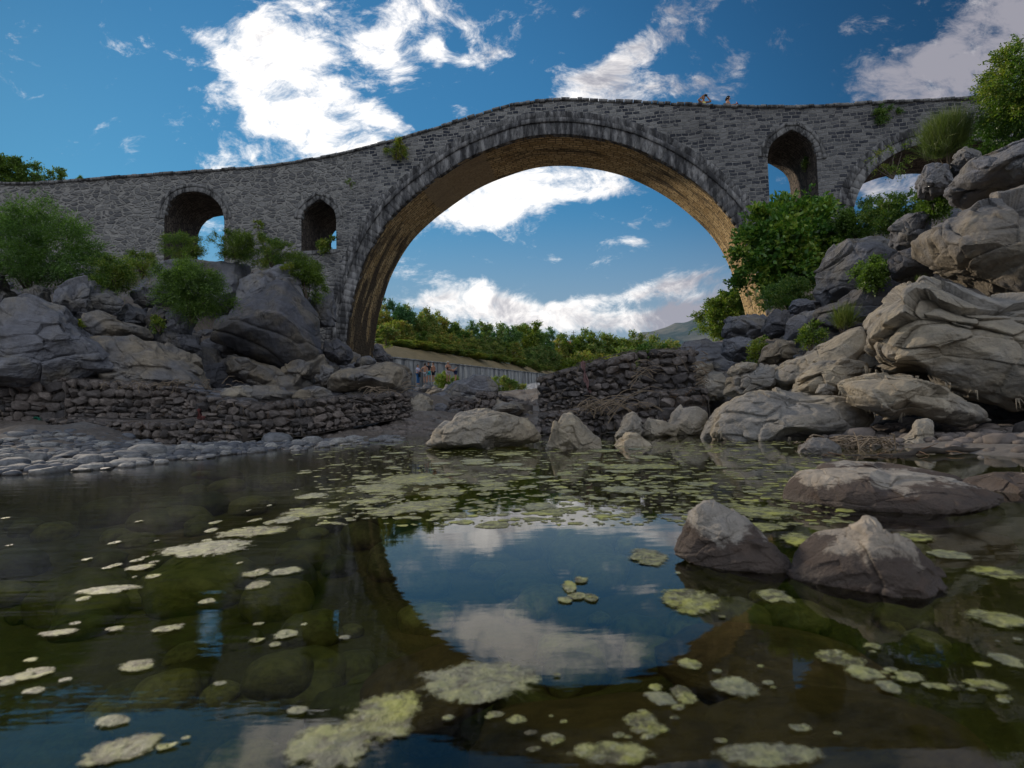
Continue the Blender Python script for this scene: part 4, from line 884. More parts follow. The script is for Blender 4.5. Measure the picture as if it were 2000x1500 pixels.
M['leaf_yel'] = leaf_mat('yellow_green_leaves', (.08, .15, .022), (.26, .33, .05), (.36, .33, .06))
M['leaf_fig'] = leaf_mat('broad_glossy_leaves', (.035, .11, .025), (.17, .34, .06), (.26, .34, .06))
M['leaf_tree'] = leaf_mat('hillside_tree_leaves', (.08, .15, .035), (.25, .35, .09), (.33, .24, .09))
M['leaf_blue'] = leaf_mat('bluish_tree_leaves', (.04, .11, .04), (.13, .25, .09))
M['leaf_grass'] = leaf_mat('wiry_green_stems', (.04, .085, .02), (.14, .19, .05))
M['leaf_dry'] = leaf_mat('dry_brown_leaves', (.10, .05, .03), (.20, .11, .06))
M['bark'] = plain('rough_brown_bark', (.10, .08, .06), .95, .4, 14)

def leaves(P, Dm, L, Wd, rng, fold=.25):
    """P base points, Dm unit directions; returns verts, faces of folded leaf blades"""
    n = len(P); R = rng.normal(0, 1, (n, 3)); S = np.cross(Dm, R); S /= np.linalg.norm(S, axis=1)[:, None]+1e-9
    Nn = np.cross(S, Dm); L = L[:, None]; Wd = Wd[:, None]
    a = P; b = P+Dm*L*.45+S*Wd*.5+Nn*Wd*fold; c = P+Dm*L; d = P+Dm*L*.45-S*Wd*.5+Nn*Wd*fold
    V = np.stack([a, b, c, d], 1).reshape(-1, 3); i = np.arange(n)*4
    return V, np.stack([i, i+1, i+2, i+3], 1)
def crown_volume(Rfun, T, n, rng, seed, hollow=.5):
    d = rng.normal(0, 1, (n, 3)); d /= np.linalg.norm(d, axis=1)[:, None]
    lump = .80+.34*fbm(d*2.1+seed*3.3, seed, 3)
    r = rng.uniform(0, 1, n)**hollow*lump
    th = np.arctan2(d[:, 2], d[:, 0]); rho = np.hypot(d[:, 0], d[:, 2]); R = Rfun(th)
    return np.stack([R*rho*r*np.cos(th), T*d[:, 1]*r, R*rho*r*np.sin(th)], 1), d
def foliage_mesh(name, Rfun, T, n, L, W, k, seed, sprig=.25, up=.5, style='feather', hollow=.5, zmin=None):
    rng = np.random.RandomState(seed+500)
    # sprigs gather in clumps so that gaps and light and dark masses show
    nc = max(14, n//28); C, Cd = crown_volume(Rfun, T, nc, rng, seed, hollow)
    size = (np.mean(Rfun(np.linspace(-PI, PI, 24)))+T)/2
    ci = rng.randint(0, nc, n); O = C[ci]+rng.normal(0, 1, (n, 3))*size*.075
    D = Cd[ci]*.75+rng.normal(0, .45, (n, 3))+np.array([0, 0, up]); D /= np.linalg.norm(D, axis=1)[:, None]
    if style == 'grass':
        D = rng.normal(0, .38, (n, 3))+np.array([0, 0, 1.0]); D /= np.linalg.norm(D, axis=1)[:, None]
        O = O*np.array([.6, .6, .5])-np.array([0, 0, size*.25])
        V, F = leaves(O, D, np.full(n, L)*rng.uniform(.5, 1.2, n), np.full(n, W), rng, .1); return mesh_np(name, V, F)
    sp = sprig*rng.uniform(.6, 1.3, n)
    i = np.repeat(np.arange(n), k); t = np.tile((np.arange(k)+.5)/k, n)
    side = rng.normal(0, 1, (n*k, 3)); Dm = D[i]*.7+side*.62; Dm /= np.linalg.norm(Dm, axis=1)[:, None]
    droop = np.array([0, 0, -1.0])*(t**2)[:, None]*sp[i][:, None]*.35
    P = O[i]+D[i]*(sp[i]*t)[:, None]+droop
    V, F = leaves(P, Dm, L*rng.uniform(.6, 1.25, n*k), W*rng.uniform(.7, 1.2, n*k), rng)
    return mesh_np(name, V, F)
def outline_R(pts, D):
    P = np.array([at(x, y, D) for x, y in pts])[:, [0, 2]]; x2 = np.roll(P, -1, 0); cr = P[:, 0]*x2[:, 1]-x2[:, 0]*P[:, 1]
    C = ((P+x2)*cr[:, None]).sum(0)/(3*cr.sum()); th = np.linspace(-PI, PI, 97); R = []
    for t in th:
        d = np.array([math.cos(t), math.sin(t)]); best = .05
        for a, b in zip(P-C, x2-C):
            e = b-a; den = d[0]*e[1]-d[1]*e[0]
            if abs(den) < 1e-12: continue
            kk = (a[0]*e[1]-a[1]*e[0])/den; u = (a[0]*d[1]-a[1]*d[0])/den
            if kk > 0 and -1e-6 <= u <= 1+1e-6: best = max(best, kk)
        R.append(best)
    R = np.array(R); return C, (lambda x: np.interp(x, th, R)), P
def stems_mesh(mb, base, C, rng, n, r0, jit=.15):
    for i in range(n):
        e = C[rng.randint(len(C))]; m = (base+e)/2+rng.normal(0, 1, 3)*np.linalg.norm(e-base)*jit*.6
        t = np.linspace(0, 1, 6)[:, None]; P = (1-t)**2*base+2*t*(1-t)*m+t*t*e; mb.tube(P, np.linspace(r0, r0*.25, 6), 5)
def shrub(name, label, pts, D, T, n, mat, L=.07, W=.03, k=8, sprig=.22, up=.5, style='feather', seed=0, cat='shrub', stems=8, hollow=.5, group=None, base=None):
    C, Rf, P = outline_R(pts, D); zb = P[:, 1].min(); bx = C[0] if base is None else at(base[0], base[1], D)[0]
    o = empty(name, (bx, D, zb), label, cat, group)
    off = (C[0]-bx, 0, C[1]-zb)
    f = link('foliage', foliage_mesh('foliage', lambda t: Rf(t)*1.05, T, int(n*(1.9 if style == 'feather' else 1.3)), L, W, k, seed, sprig, up, style, hollow), M[mat], o, off)
    rng = np.random.RandomState(seed); Cs, _ = crown_volume(Rf, T, 30, rng, seed); mb = MB()
    b0 = np.array([0, 0, 0.])
    if stems:
        stems_mesh(mb, b0, Cs*.8+np.array(off), rng, stems, .03 if style != 'grass' else .012); mb.build('branches', M['bark'], o)
    return o
SHR = [
 # name,label,outline,D,T,n,mat,L,W,k,sprig,up,style
 ('feathery_bush','very large dark feathery bush hanging over the rocks at the far left',[(-80,420),(-10,402),(60,405),(120,405),(165,440),(190,480),(215,520),(225,555),(190,578),(110,568),(40,552),(-80,545)],18.2,1.9,3400,'leaf_dark',.085,.022,9,.34,.5,'feather'),
 ('feathery_bush','lighter feathery bush at the right skirt of the very large one',[(185,505),(215,485),(250,500),(268,530),(262,565),(215,585),(180,560)],18.0,.8,1000,'leaf_mid',.07,.02,9,.28,.4,'feather'),
 ('feathery_bush','middle feathery bush draped over the rocks below the round left window',[(288,540),(320,512),(360,505),(400,515),(440,545),(458,580),(450,612),(425,632),(380,628),(335,605),(295,580)],17.8,1.1,1900,'leaf_dark',.075,.022,9,.30,.4,'feather'),
 ('low_shrub','light green shrub in front of the round left window opening',[(300,492),(315,468),(345,460),(380,462),(408,472),(402,500),(360,508),(315,508)],22.5,.9,700,'leaf_yel',.075,.02,8,.30,.7,'feather'),
 ('low_shrub','yellow-green shrub beside the left end of the grey rock shoulder',[(248,500),(270,485),(300,492),(305,520),(290,545),(262,540)],21.5,.6,420,'leaf_yel',.07,.022,8,.24,.6,'feather'),
 ('low_shrub','dark feathery shrub on the rock shoulder just right of the round left window',[(405,500),(412,468),(435,453),(470,450),(500,458),(512,485),(500,505),(450,505)],23.6,.9,1000,'leaf_dark',.075,.022,8,.28,.6,'feather'),
 ('low_shrub','middle shrub of the dark hedge on the rock shoulder',[(480,512),(490,470),(520,458),(555,468),(580,490),(575,520),(530,522)],23.6,.9,900,'leaf_mid',.075,.022,8,.28,.6,'feather'),
 ('low_shrub','last shrub of the dark hedge, beside the little pointed window',[(560,535),(568,498),(595,488),(620,505),(628,540),(605,560),(575,555)],23.4,.7,800,'leaf_dark',.075,.022,8,.28,.6,'feather'),
 ('low_shrub','dark shrub with yellow tips hanging right of the rock shoulder',[(560,520),(590,505),(618,520),(628,555),(640,580),(615,588),(585,565),(560,545)],23.2,.6,650,'leaf_dark',.08,.03,7,.24,.3,'feather'),
 ('moss_cushion','mossy yellow cushion on top of the great dark rock',[(545,520),(560,512),(580,520),(582,532),(560,534)],22.4,.35,120,'leaf_yel',.05,.02,7,.12,.6,'feather'),
 ('weed_clump','little green weed among the dark rocks below the middle hanging bush',[(292,632),(305,618),(325,622),(328,640),(305,648)],17.4,.3,150,'leaf_mid',.06,.03,6,.14,.5,'feather'),
 ('weed_clump','tiny green weed on top of the long smooth ledge rock',[(140,640),(148,628),(160,630),(160,642)],15.6,.15,50,'leaf_yel',.06,.03,5,.12,.8,'feather'),
 ('creeper','leafy creeper inside the small pointed left window',[(600,490),(605,476),(625,472),(655,462),(655,490)],29.6,.6,220,'leaf_mid',.10,.06,5,.25,.6,'feather'),
 ('wall_tuft','green tuft growing from the parapet left of the bridge crown',[(748,298),(752,280),(770,272),(790,274),(800,290),(790,308),(765,308)],28.9,.35,260,'leaf_yel',.09,.035,6,.25,.4,'feather'),
 ('wall_tuft','small green tuft low on the wall between the left windows',[(492,440),(500,432),(515,436),(512,446),(498,446)],29.6,.2,70,'leaf_mid',.08,.03,6,.18,.2,'feather'),
 ('wall_tuft','tiny dark weed on the wall above the pointed left window',[(676,355),(684,350),(692,356),(686,364)],29.1,.12,30,'leaf_dark',.08,.03,5,.14,.2,'feather'),
 ('wall_tuft','green tufts on the parapet above the right end arch',[(1686,228),(1700,205),(1718,196),(1735,210),(1765,222),(1740,234),(1700,236)],25.6,.35,260,'leaf_mid',.09,.035,6,.22,.5,'feather'),
 ('wall_tuft','fern-like tuft hanging inside the tall right window',[(1568,318),(1572,300),(1590,296),(1588,325),(1575,332)],27.2,.3,110,'leaf_mid',.09,.04,6,.22,-.2,'feather'),
 ('fig_bush','big leafy bush with broad leaves in front of the right foot of the arch',[(1428,560),(1440,505),(1445,452),(1465,425),(1500,408),(1555,398),(1605,388),(1635,400),(1642,450),(1632,500),(1608,550),(1560,585),(1505,602),(1480,580),(1455,560)],18.5,1.6,2300,'leaf_fig',.17,.11,6,.36,.4,'feather'),
 ('low_shrub','pale green feathery shrub at the foot of the big leafy bush',[(1470,600),(1500,560),(1540,545),(1580,545),(1600,570),(1590,596),(1540,602),(1500,612)],16.4,.8,900,'leaf_mid',.07,.02,8,.25,.7,'feather'),
 ('low_shrub','dark small-leaved shrub in front of the pier between the right openings',[(1635,480),(1632,440),(1645,400),(1680,385),(1700,410),(1710,450),(1695,470),(1660,486)],17.0,.9,1000,'leaf_dark',.08,.035,7,.24,.4,'feather'),
 ('low_shrub','mid green shrub below the right end arch opening',[(1680,420),(1700,395),(1740,382),(1780,375),(1798,395),(1790,425),(1750,455),(1710,450)],15.6,.8,900,'leaf_mid',.07,.03,7,.22,.4,'feather'),
 ('low_shrub','dark trailing shrub over the boulders under the lichen-spotted rocks',[(1780,400),(1800,380),(1850,375),(1872,400),(1850,418),(1805,425)],12.2,.5,520,'leaf_dark',.05,.03,7,.18,.2,'feather'),
 ('creeper','thin vine hanging across the right end arch',[(1660,345),(1700,300),(1760,270),(1800,275),(1800,330),(1740,335),(1700,350)],18.5,.3,90,'leaf_yel',.06,.03,6,.25,-.2,'feather'),
 ('broom_bush','wiry green broom bush under the right end of the parapet',[(1775,310),(1785,250),(1815,215),(1860,200),(1905,205),(1920,250),(1908,295),(1870,325),(1815,330)],12.8,.8,5200,'leaf_grass',.62,.007,1,.2,.5,'grass'),
 ('low_shrub','dark shrub behind the topmost overhanging rock at the right edge',[(1870,320),(1885,265),(1915,235),(1965,225),(2080,235),(2080,285),(1960,300),(1910,330)],13,.9,1300,'leaf_dark',.05,.025,8,.2,.4,'feather'),
 ('leafy_tree','leafy tree branch reaching in from the right edge above the bridge end',[(1955,215),(1942,170),(1950,125),(1965,95),(1995,68),(2090,60),(2090,250),(1975,235)],11.5,1.1,2300,'leaf_mid',.06,.035,8,.26,.1,'feather'),
 ('low_shrub','dark leafy shrub hanging between the grey boulders on the right bank',[(1672,530),(1685,505),(1715,500),(1742,510),(1740,540),(1715,565),(1690,560)],12,.4,420,'leaf_dark',.06,.035,7,.2,.1,'feather'),
 ('herb_clump','tall thin herb stems before the dark rock face with a pale streak',[(1625,655),(1628,600),(1645,590),(1665,600),(1672,640),(1655,665)],11.2,.3,420,'leaf_grass',.42,.009,1,.2,.5,'grass'),
 ('herb_clump','slender leafy weed in front of the dark boulders by the buff block',[(1562,690),(1570,640),(1582,615),(1596,640),(1600,690)],11.4,.2,160,'leaf_mid',.07,.022,7,.2,.8,'feather'),
 ('weed_clump','green weed in the crack beside the rusty-streaked boulder',[(1462,695),(1468,672),(1484,655),(1496,680),(1488,708)],13.2,.25,190,'leaf_mid',.06,.03,6,.18,.4,'feather'),
 ('wild_grass','tuft of thin pale grass on the left flank of the big right rocks',[(1775,560),(1790,530),(1812,535),(1810,565)],10.8,.15,90,'leaf_grass',.14,.006,1,.2,.5,'grass'),
 ('bright_bush','bright green bush seen through the arch at its right foot',[(1366,650),(1364,615),(1385,590),(1410,572),(1440,562),(1468,566),(1478,610),(1462,650),(1430,668),(1390,670)],33,1.7,2000,'leaf_yel',.15,.07,7,.38,.5,'feather'),
 ('low_shrub','green shrub on the far bank at the left foot of the arch opening',[(735,660),(738,640),(755,635),(775,650),(770,672),(745,675)],46,1.2,300,'leaf_tree',.18,.09,6,.4,.5,'feather'),
 ('riverside_bush','long low green bush at the foot of the far concrete wall',[(945,758),(955,738),(975,734),(1005,746),(1035,754),(1050,764),(1000,769),(955,768)],62,1.4,800,'leaf_tree',.20,.09,6,.45,.5,'feather'),
 ('riverside_bush','pale green weeds behind the group of bathers',[(845,752),(852,728),(880,722),(900,735),(898,755),(865,762)],53,1.2,520,'leaf_yel',.14,.06,6,.35,.7,'feather'),
 ('weed_clump','sprig of green leaves on top of the big right stack of cages',[(1242,690),(1250,680),(1265,676),(1275,688),(1258,696)],13.2,.2,110,'leaf_mid',.07,.045,6,.14,.6,'feather'),
 ('weed_clump','yellowish moss tuft on the upper middle cage of the big right stack',[(1140,708),(1150,700),(1165,698),(1160,708)],13.3,.15,60,'leaf_yel',.05,.03,6,.1,.6,'feather'),
 ('garden_tree','leafy tree behind the bridge parapet at the far left',[(-60,370),(-50,318),(-5,305),(50,310),(75,322),(90,345),(100,365),(40,378)],39,1.8,1500,'leaf_dark',.17,.07,7,.45,.4,'feather'),
 ('garden_tree','thin sapling twig beside the tree behind the far left parapet',[(92,368),(98,340),(104,322),(118,326),(130,345),(126,362),(108,370)],37,.5,150,'leaf_dark',.15,.06,6,.4,.3,'feather'),
 ('wall_tuft','little plant with a red flower on the parapet top at the far left',[(152,356),(156,348),(166,347),(168,357)],31,.2,45,'leaf_dark',.10,.04,6,.14,.5,'feather'),
]
for i, (nm, lb, pts, D, T, n, mt, L, W, k, sp, up, sty) in enumerate(SHR):
    shrub(nm, lb, pts, D, T, n, mt, L, W, k, sp, up, sty, seed=i+1, cat={'leafy_tree': 'tree', 'garden_tree': 'tree', 'weed_clump': 'weed', 'wall_tuft': 'plant', 'herb_clump': 'plant', 'wild_grass': 'grass tuft', 'creeper': 'climbing plant', 'moss_cushion': 'moss'}.get(nm, 'shrub'),
          stems=0 if nm in ('moss_cushion', 'wild_grass') else 7, hollow=.38)

# trees on the far hillside: five grown prototypes, copied
def tree_proto(seed, h, r, mat, n=1500, bushy=False):
    rng = np.random.RandomState(seed); root = empty('hillside_tree', (0, 0, 0)); mb = MB()
    P = np.array([[0, 0, -.6], [.05*h*rng.randn()*.4, 0, h*.2], [.1*rng.randn(), .1*rng.randn(), h*.5]]); mb.tube(P, [.17, .13, .08], 7)
    Rf = lambda t: r*(1+.28*np.sin(2*t+seed)+.14*np.sin(5*t+seed*2))*np.where(np.sin(t) > 0, 1.25, .95)
    C, _ = crown_volume(Rf, r, 24, rng, seed); off = np.array([0, 0, h*(.62 if not bushy else .42)])
    for c in C[:14]:
        e = c*.85+off; m = (P[1]+e)/2; t = np.linspace(0, 1, 5)[:, None]; mb.tube((1-t)**2*P[1]+2*t*(1-t)*m+t*t*e, np.linspace(.07, .015, 5), 4)
    mb.build('trunk', M['bark'], root)
    link('crown', foliage_mesh('crown', Rf, r, n, .24, .11, 7, seed, .55, .45, 'feather', .4), M[mat], root, tuple(off)); return root
TP = [tree_proto(901, 6.0, 2.2, 'leaf_tree'), tree_proto(902, 6.5, 2.4, 'leaf_blue'), tree_proto(903, 5.5, 2.3, 'leaf_tree', 2000, True), tree_proto(904, 6, 2.0, 'leaf_mid'), tree_proto(905, 5, 1.9, 'leaf_tree', 1600, True)]
TPH = [6.0*.62+2.2*1.2, 6.5*.62+2.4*1.2, 5.5*.42+2.3*1.2, 6*.62+2*1.2, 5*.42+1.9*1.2]
YW = lambda px: min(128.0, 32.05/max(.05, .325-(px-1000)/1100))
def copy_tree(o, parent=None):
    c = o.copy(); SC.collection.objects.link(c); c.parent = parent
    for ch in o.children: copy_tree(ch, c)
    return c
used = set()
def place_tree(k, px, topy, Y, label, group='trees on the far hillside', sx=1.0):
    p = at(px, topy, Y); g = float(gheight(p[0], Y)[0]); h = max(1.2, p[2]-g); s = h/TPH[k]
    o = TP[k] if k not in used else copy_tree(TP[k]); used.add(k)
    o.location = (p[0], Y, g); o.scale = (max(s, .55)*sx, max(s, .55)*sx, s); o.rotation_euler = (0, 0, (px*.7) % 6.28)
    tag(o, label, 'tree', group)
BACK = [(742,598,62,0),(772,580,64,1),(800,600,66,0),(822,606,68,2),(850,611,70,0),(876,620,72,3),(898,632,74,0),(918,628,77,1),(945,632,80,2),(968,638,84,1),(995,627,87,1),(1022,630,90,3),(1040,627,92,1),(1062,640,96,1),(1084,662,99,2),(1098,672,101,2),(1125,647,104,3),(1150,650,107,0),(1172,658,110,3),(1194,664,112,0),(1216,651,115,3),(1240,654,117,0),(1262,660,120,2),(1284,668,124,3),(1302,668,128,4)]
ORD = 'first second third fourth fifth sixth seventh eighth ninth tenth eleventh twelfth thirteenth fourteenth fifteenth sixteenth seventeenth eighteenth nineteenth twentieth twenty-first twenty-second twenty-third twenty-fourth twenty-fifth twenty-sixth'.split()
names_b = ['leftmost tree of the hillside seen through the arch','tallest bluish tree close to the left pier on the hillside']
for i, (px, ty, Y, k) in enumerate(BACK):
    Y = max(Y, YW(px)+34)
    lb = names_b[i] if i < 2 else (('reddish-tinged' if k in (0, 2) else 'fresh green')+' tree, '+ORD[i]+' from the left in the top line of the wood')
    if px in (1098, 1084): lb = 'low tree in front of the %s end of the red-roofed house' % ('right' if px == 1098 else 'left')
    if px == 1302: lb = 'last small tree of the wood toward the mountain'
    place_tree(k, px, ty, Y, lb)
rng = np.random.RandomState(77)
for i, px in enumerate(np.linspace(745, 1290, 26)):
    Y = YW(px)+rng.uniform(19, 28)
    ty = np.interp(px, [745, 880, 1000, 1100, 1290], [628, 655, 668, 690, 690])+rng.uniform(-8, 10)
    place_tree([2, 2, 4, 3, 4][rng.randint(5)], px+rng.uniform(-6, 6), ty, Y, ORD[i]+' bushy low tree from the left along the dry grass slope', 'bushy trees in front of the hillside wood', 1.25)
for i, px in enumerate(np.linspace(748, 1062, 22)):
    place_tree([4, 2][rng.randint(2)], px+rng.uniform(-5, 5), np.interp(px, [748, 1062], [660, 708])+rng.uniform(-6, 9), YW(px)+rng.uniform(11, 16), ORD[i]+' low shrub from the left on the crest of the dry grass slope', 'low shrubs on the crest of the dry slope', 1.9)
for i, px in enumerate(np.linspace(870, 1040, 4)):
    place_tree([4, 2][i % 2], px, np.interp(px, [850, 1040], [682, 700])+rng.uniform(-4, 4), YW(px)+rng.uniform(13, 16), ORD[i]+' small shrubby tree from the left right above the concrete wall', 'shrubby trees above the concrete wall', 1.3)

# ---------------------------------------------------------------- far structures
def conc():
    m, N = mat_new('stained_concrete'); pos = N.n('ShaderNodeNewGeometry').outputs['Position']
    st = N.noise(N.vm('MULTIPLY', pos, (1, .6, .10)), 1.3, 6, .7); n = N.noise(pos, 5, 6, .6)
    c = N.mix(N.ss(st, .40, .62), (.13, .13, .13), (.36, .35, .33)); c = N.mix(N.m('MULTIPLY', n, .5), c, (.16, .16, .155))
    finish(N, c, .9, n, .03); return m
M['concrete'] = conc()
def retaining():
    root = empty('retaining_wall', (-12.4, 58, 3), 'long stained grey concrete retaining wall along the far riverbank', 'wall')
    Y = np.arange(50, 128, 2.0); org = np.array([-12.4, 58, 3.0]); mb = MB(); cp_ = MB(); rb = MB()
    d = np.array([.325, 1, 0]); d /= np.linalg.norm(d); nrm = np.array([d[1], -d[0], 0]); a = math.atan2(d[1], d[0]); R = Matrix.Rotation(a, 3, 'Z')
    for y in Y:
        b = 3.0+(np.clip(y+1, 58, 130)-58)*.035; c = np.array([wall_line(y+1), y+1, 0])
        mb.box(c+np.array([0, 0, b+1.1])-org, (2.07, .4, 5.2), R)
        rb.box(np.array([wall_line(y), y, b+1.1])+nrm*.22-org, (.18, .10, 5.1), R)
        cp_.box(c+np.array([0, 0, b+3.76])-org, (2.09, .6, .14), R)
    mb.build('wall_panels', M['concrete'], root); rb.build('ribs', M['concrete'], root); cp_.build('coping', M['concrete'], root)
retaining()
M['roof'] = plain('red_clay_roof_tiles', (.33, .085, .05), .8, .3, 8); M['plaster'] = plain('pale_wall_plaster', (.55, .53, .48), .9, .1)
M['teal'] = plain('teal_painted_wall', (.10, .30, .34), .8, .1); M['glass'] = plain('dark_window_glass', (.03, .035, .04), .2, .1)
M['metal'] = plain('grey_galvanised_metal', (.18, .18, .19), .5, .1)
def house():
    Y = 205; p = at(1106, 674, Y); x, z = p[0], p[2]; o = empty('house', (x, Y, z-5), 'far house with red hipped roof rising above the trees', 'house')
    mb = MB(); mb.box((0, 4, 2.5), (6.6, 8, 5.4)); mb.build('wall', M['plaster'], o)
    r = MB(); ze = 5.2; zt = 7.0; w = 3.9
    r.add([[-w, -.6, ze], [w, -.6, ze], [w, 8.6, ze], [-w, 8.6, ze], [-1, 4, zt], [1.2, 4, zt], [-w, -.6, ze-.15], [w, -.6, ze-.15], [w, 8.6, ze-.15], [-w, 8.6, ze-.15]], [[0, 1, 5, 4], [2, 3, 4, 5], [6, 7, 1, 0], [7, 8, 2, 1], [8, 9, 3, 2], [9, 6, 0, 3], [9, 8, 7, 6]])
    r.add([[1.2, 4, zt], [w, -.6, ze], [w, 8.6, ze]], [[0, 1, 2]]); r.add([[-1, 4, zt], [-w, 8.6, ze], [-w, -.6, ze]], [[0, 1, 2]])
    rf = r.build('roof', M['roof'], o)
    for cx in (-1.6, 1.9): c = MB(); c.box((cx, 2.4, 6.9), (.55, .55, 1.2)); c.box((cx, 2.4, 7.55), (.7, .7, .1)); c.build('chimney', M['plaster'], rf)
    for cx in (-1.8, 1.6): c = MB(); c.box((cx, -.03, 3.9), (1.0, .08, 1.1)); c.build('window', M['glass'], o)
house()
def teal_house():
    Y = 205; p = at(1190, 672, Y); o = empty('house', (p[0], Y, p[2]-3.5), 'small far building with teal walls and flat roof among the treetops', 'house')
    mb = MB(); mb.box((0, 3, 2.6), (4.2, 6, 5.2)); mb.build('wall', M['teal'], o)
    r = MB(); r.box((0, 3, 5.3), (4.8, 6.6, .22)); r.build('roof', M['metal'], o); c = MB(); c.box((0, -.03, 3.9), (1, .08, .9)); c.build('window', M['glass'], o)
teal_house()
def poles():
    p = at(1121, 672, 190); o = empty('power_pole', (p[0], 190, p[2]-5), 'thin wooden power pole with crossarm right of the red roof', 'utility pole')
    mb = MB(); mb.tube([[0, 0, 0], [0, 0, 9.6]], [.13, .09], 6); mb.build('pole', M['bark'], o); mb = MB(); mb.box((0, 0, 8.9), (1.5, .12, .12)); mb.box((0, 0, 8.2), (1.1, .1, .1)); mb.build('crossarm', M['bark'], o)
    p = at(1112, 672, 185); o = empty('street_lamp', (p[0], 185, p[2]-5.6), 'slim grey street lamp with curved arm beside the red-roofed house', 'street lamp')
    mb = MB(); mb.tube([[0, 0, 0], [0, 0, 7.6], [-.2, 0, 8.1], [-.9, 0, 8.3]], [.09, .07, .06, .05], 6); mb.build('pole', M['metal'], o); mb = MB(); mb.box((-1.15, 0, 8.3), (.6, .22, .12)); mb.build('lamp_head', M['metal'], o)
    p = at(953, 640, 150); o = empty('power_pole', (p[0], 150, p[2]-7), 'bare far pole sticking up from the hillside wood', 'utility pole')
    mb = MB(); mb.tube([[0, 0, 0], [0, 0, 8.6]], [.13, .09], 6); mb.build('pole', M['bark'], o); mb = MB(); mb.box((0, 0, 8.3), (.5, .1, .1)); mb.build('crossarm', M['bark'], o)
poles()
def mountain():
    n = 90; U, Vv = np.meshgrid(np.linspace(-1, 1, n), np.linspace(-1, 1, n)); pk = at(1440, 600, 2600); x = pk[0]+U*1600; y = 2600+Vv*1200
    G = np.stack([U.ravel()*3, Vv.ravel()*3, U.ravel()*0], 1); r = np.hypot(U*1.0, Vv)
    z = np.clip(1-r*1.0, 0, 1)**1.0*(pk[2]+30)+fbm(G*1.6, 4, 5, .5, True).reshape(n, n)*45*np.clip(1-r, 0, 1)-20
    I = np.arange(n*n).reshape(n, n); F = np.stack([I[:-1, :-1], I[:-1, 1:], I[1:, 1:], I[1:, :-1]], -1).reshape(-1, 4)
    m, N = mat_new('haze_tinted_forest'); pos = N.n('ShaderNodeNewGeometry').outputs['Position']; q = N.noise(pos, .006, 8, .7)
    finish(N, N.mix(N.ss(q, .4, .62), (.045, .085, .10), (.16, .17, .16)), .95)  # blue of distant haze mixed into the forest base colour
    tag(link('mountain', mesh_np('mountain', np.stack([x.ravel(), y.ravel(), z.ravel()], 1), F, True), m), 'distant bluish forested mountain beyond the arch', kind='structure')
mountain()
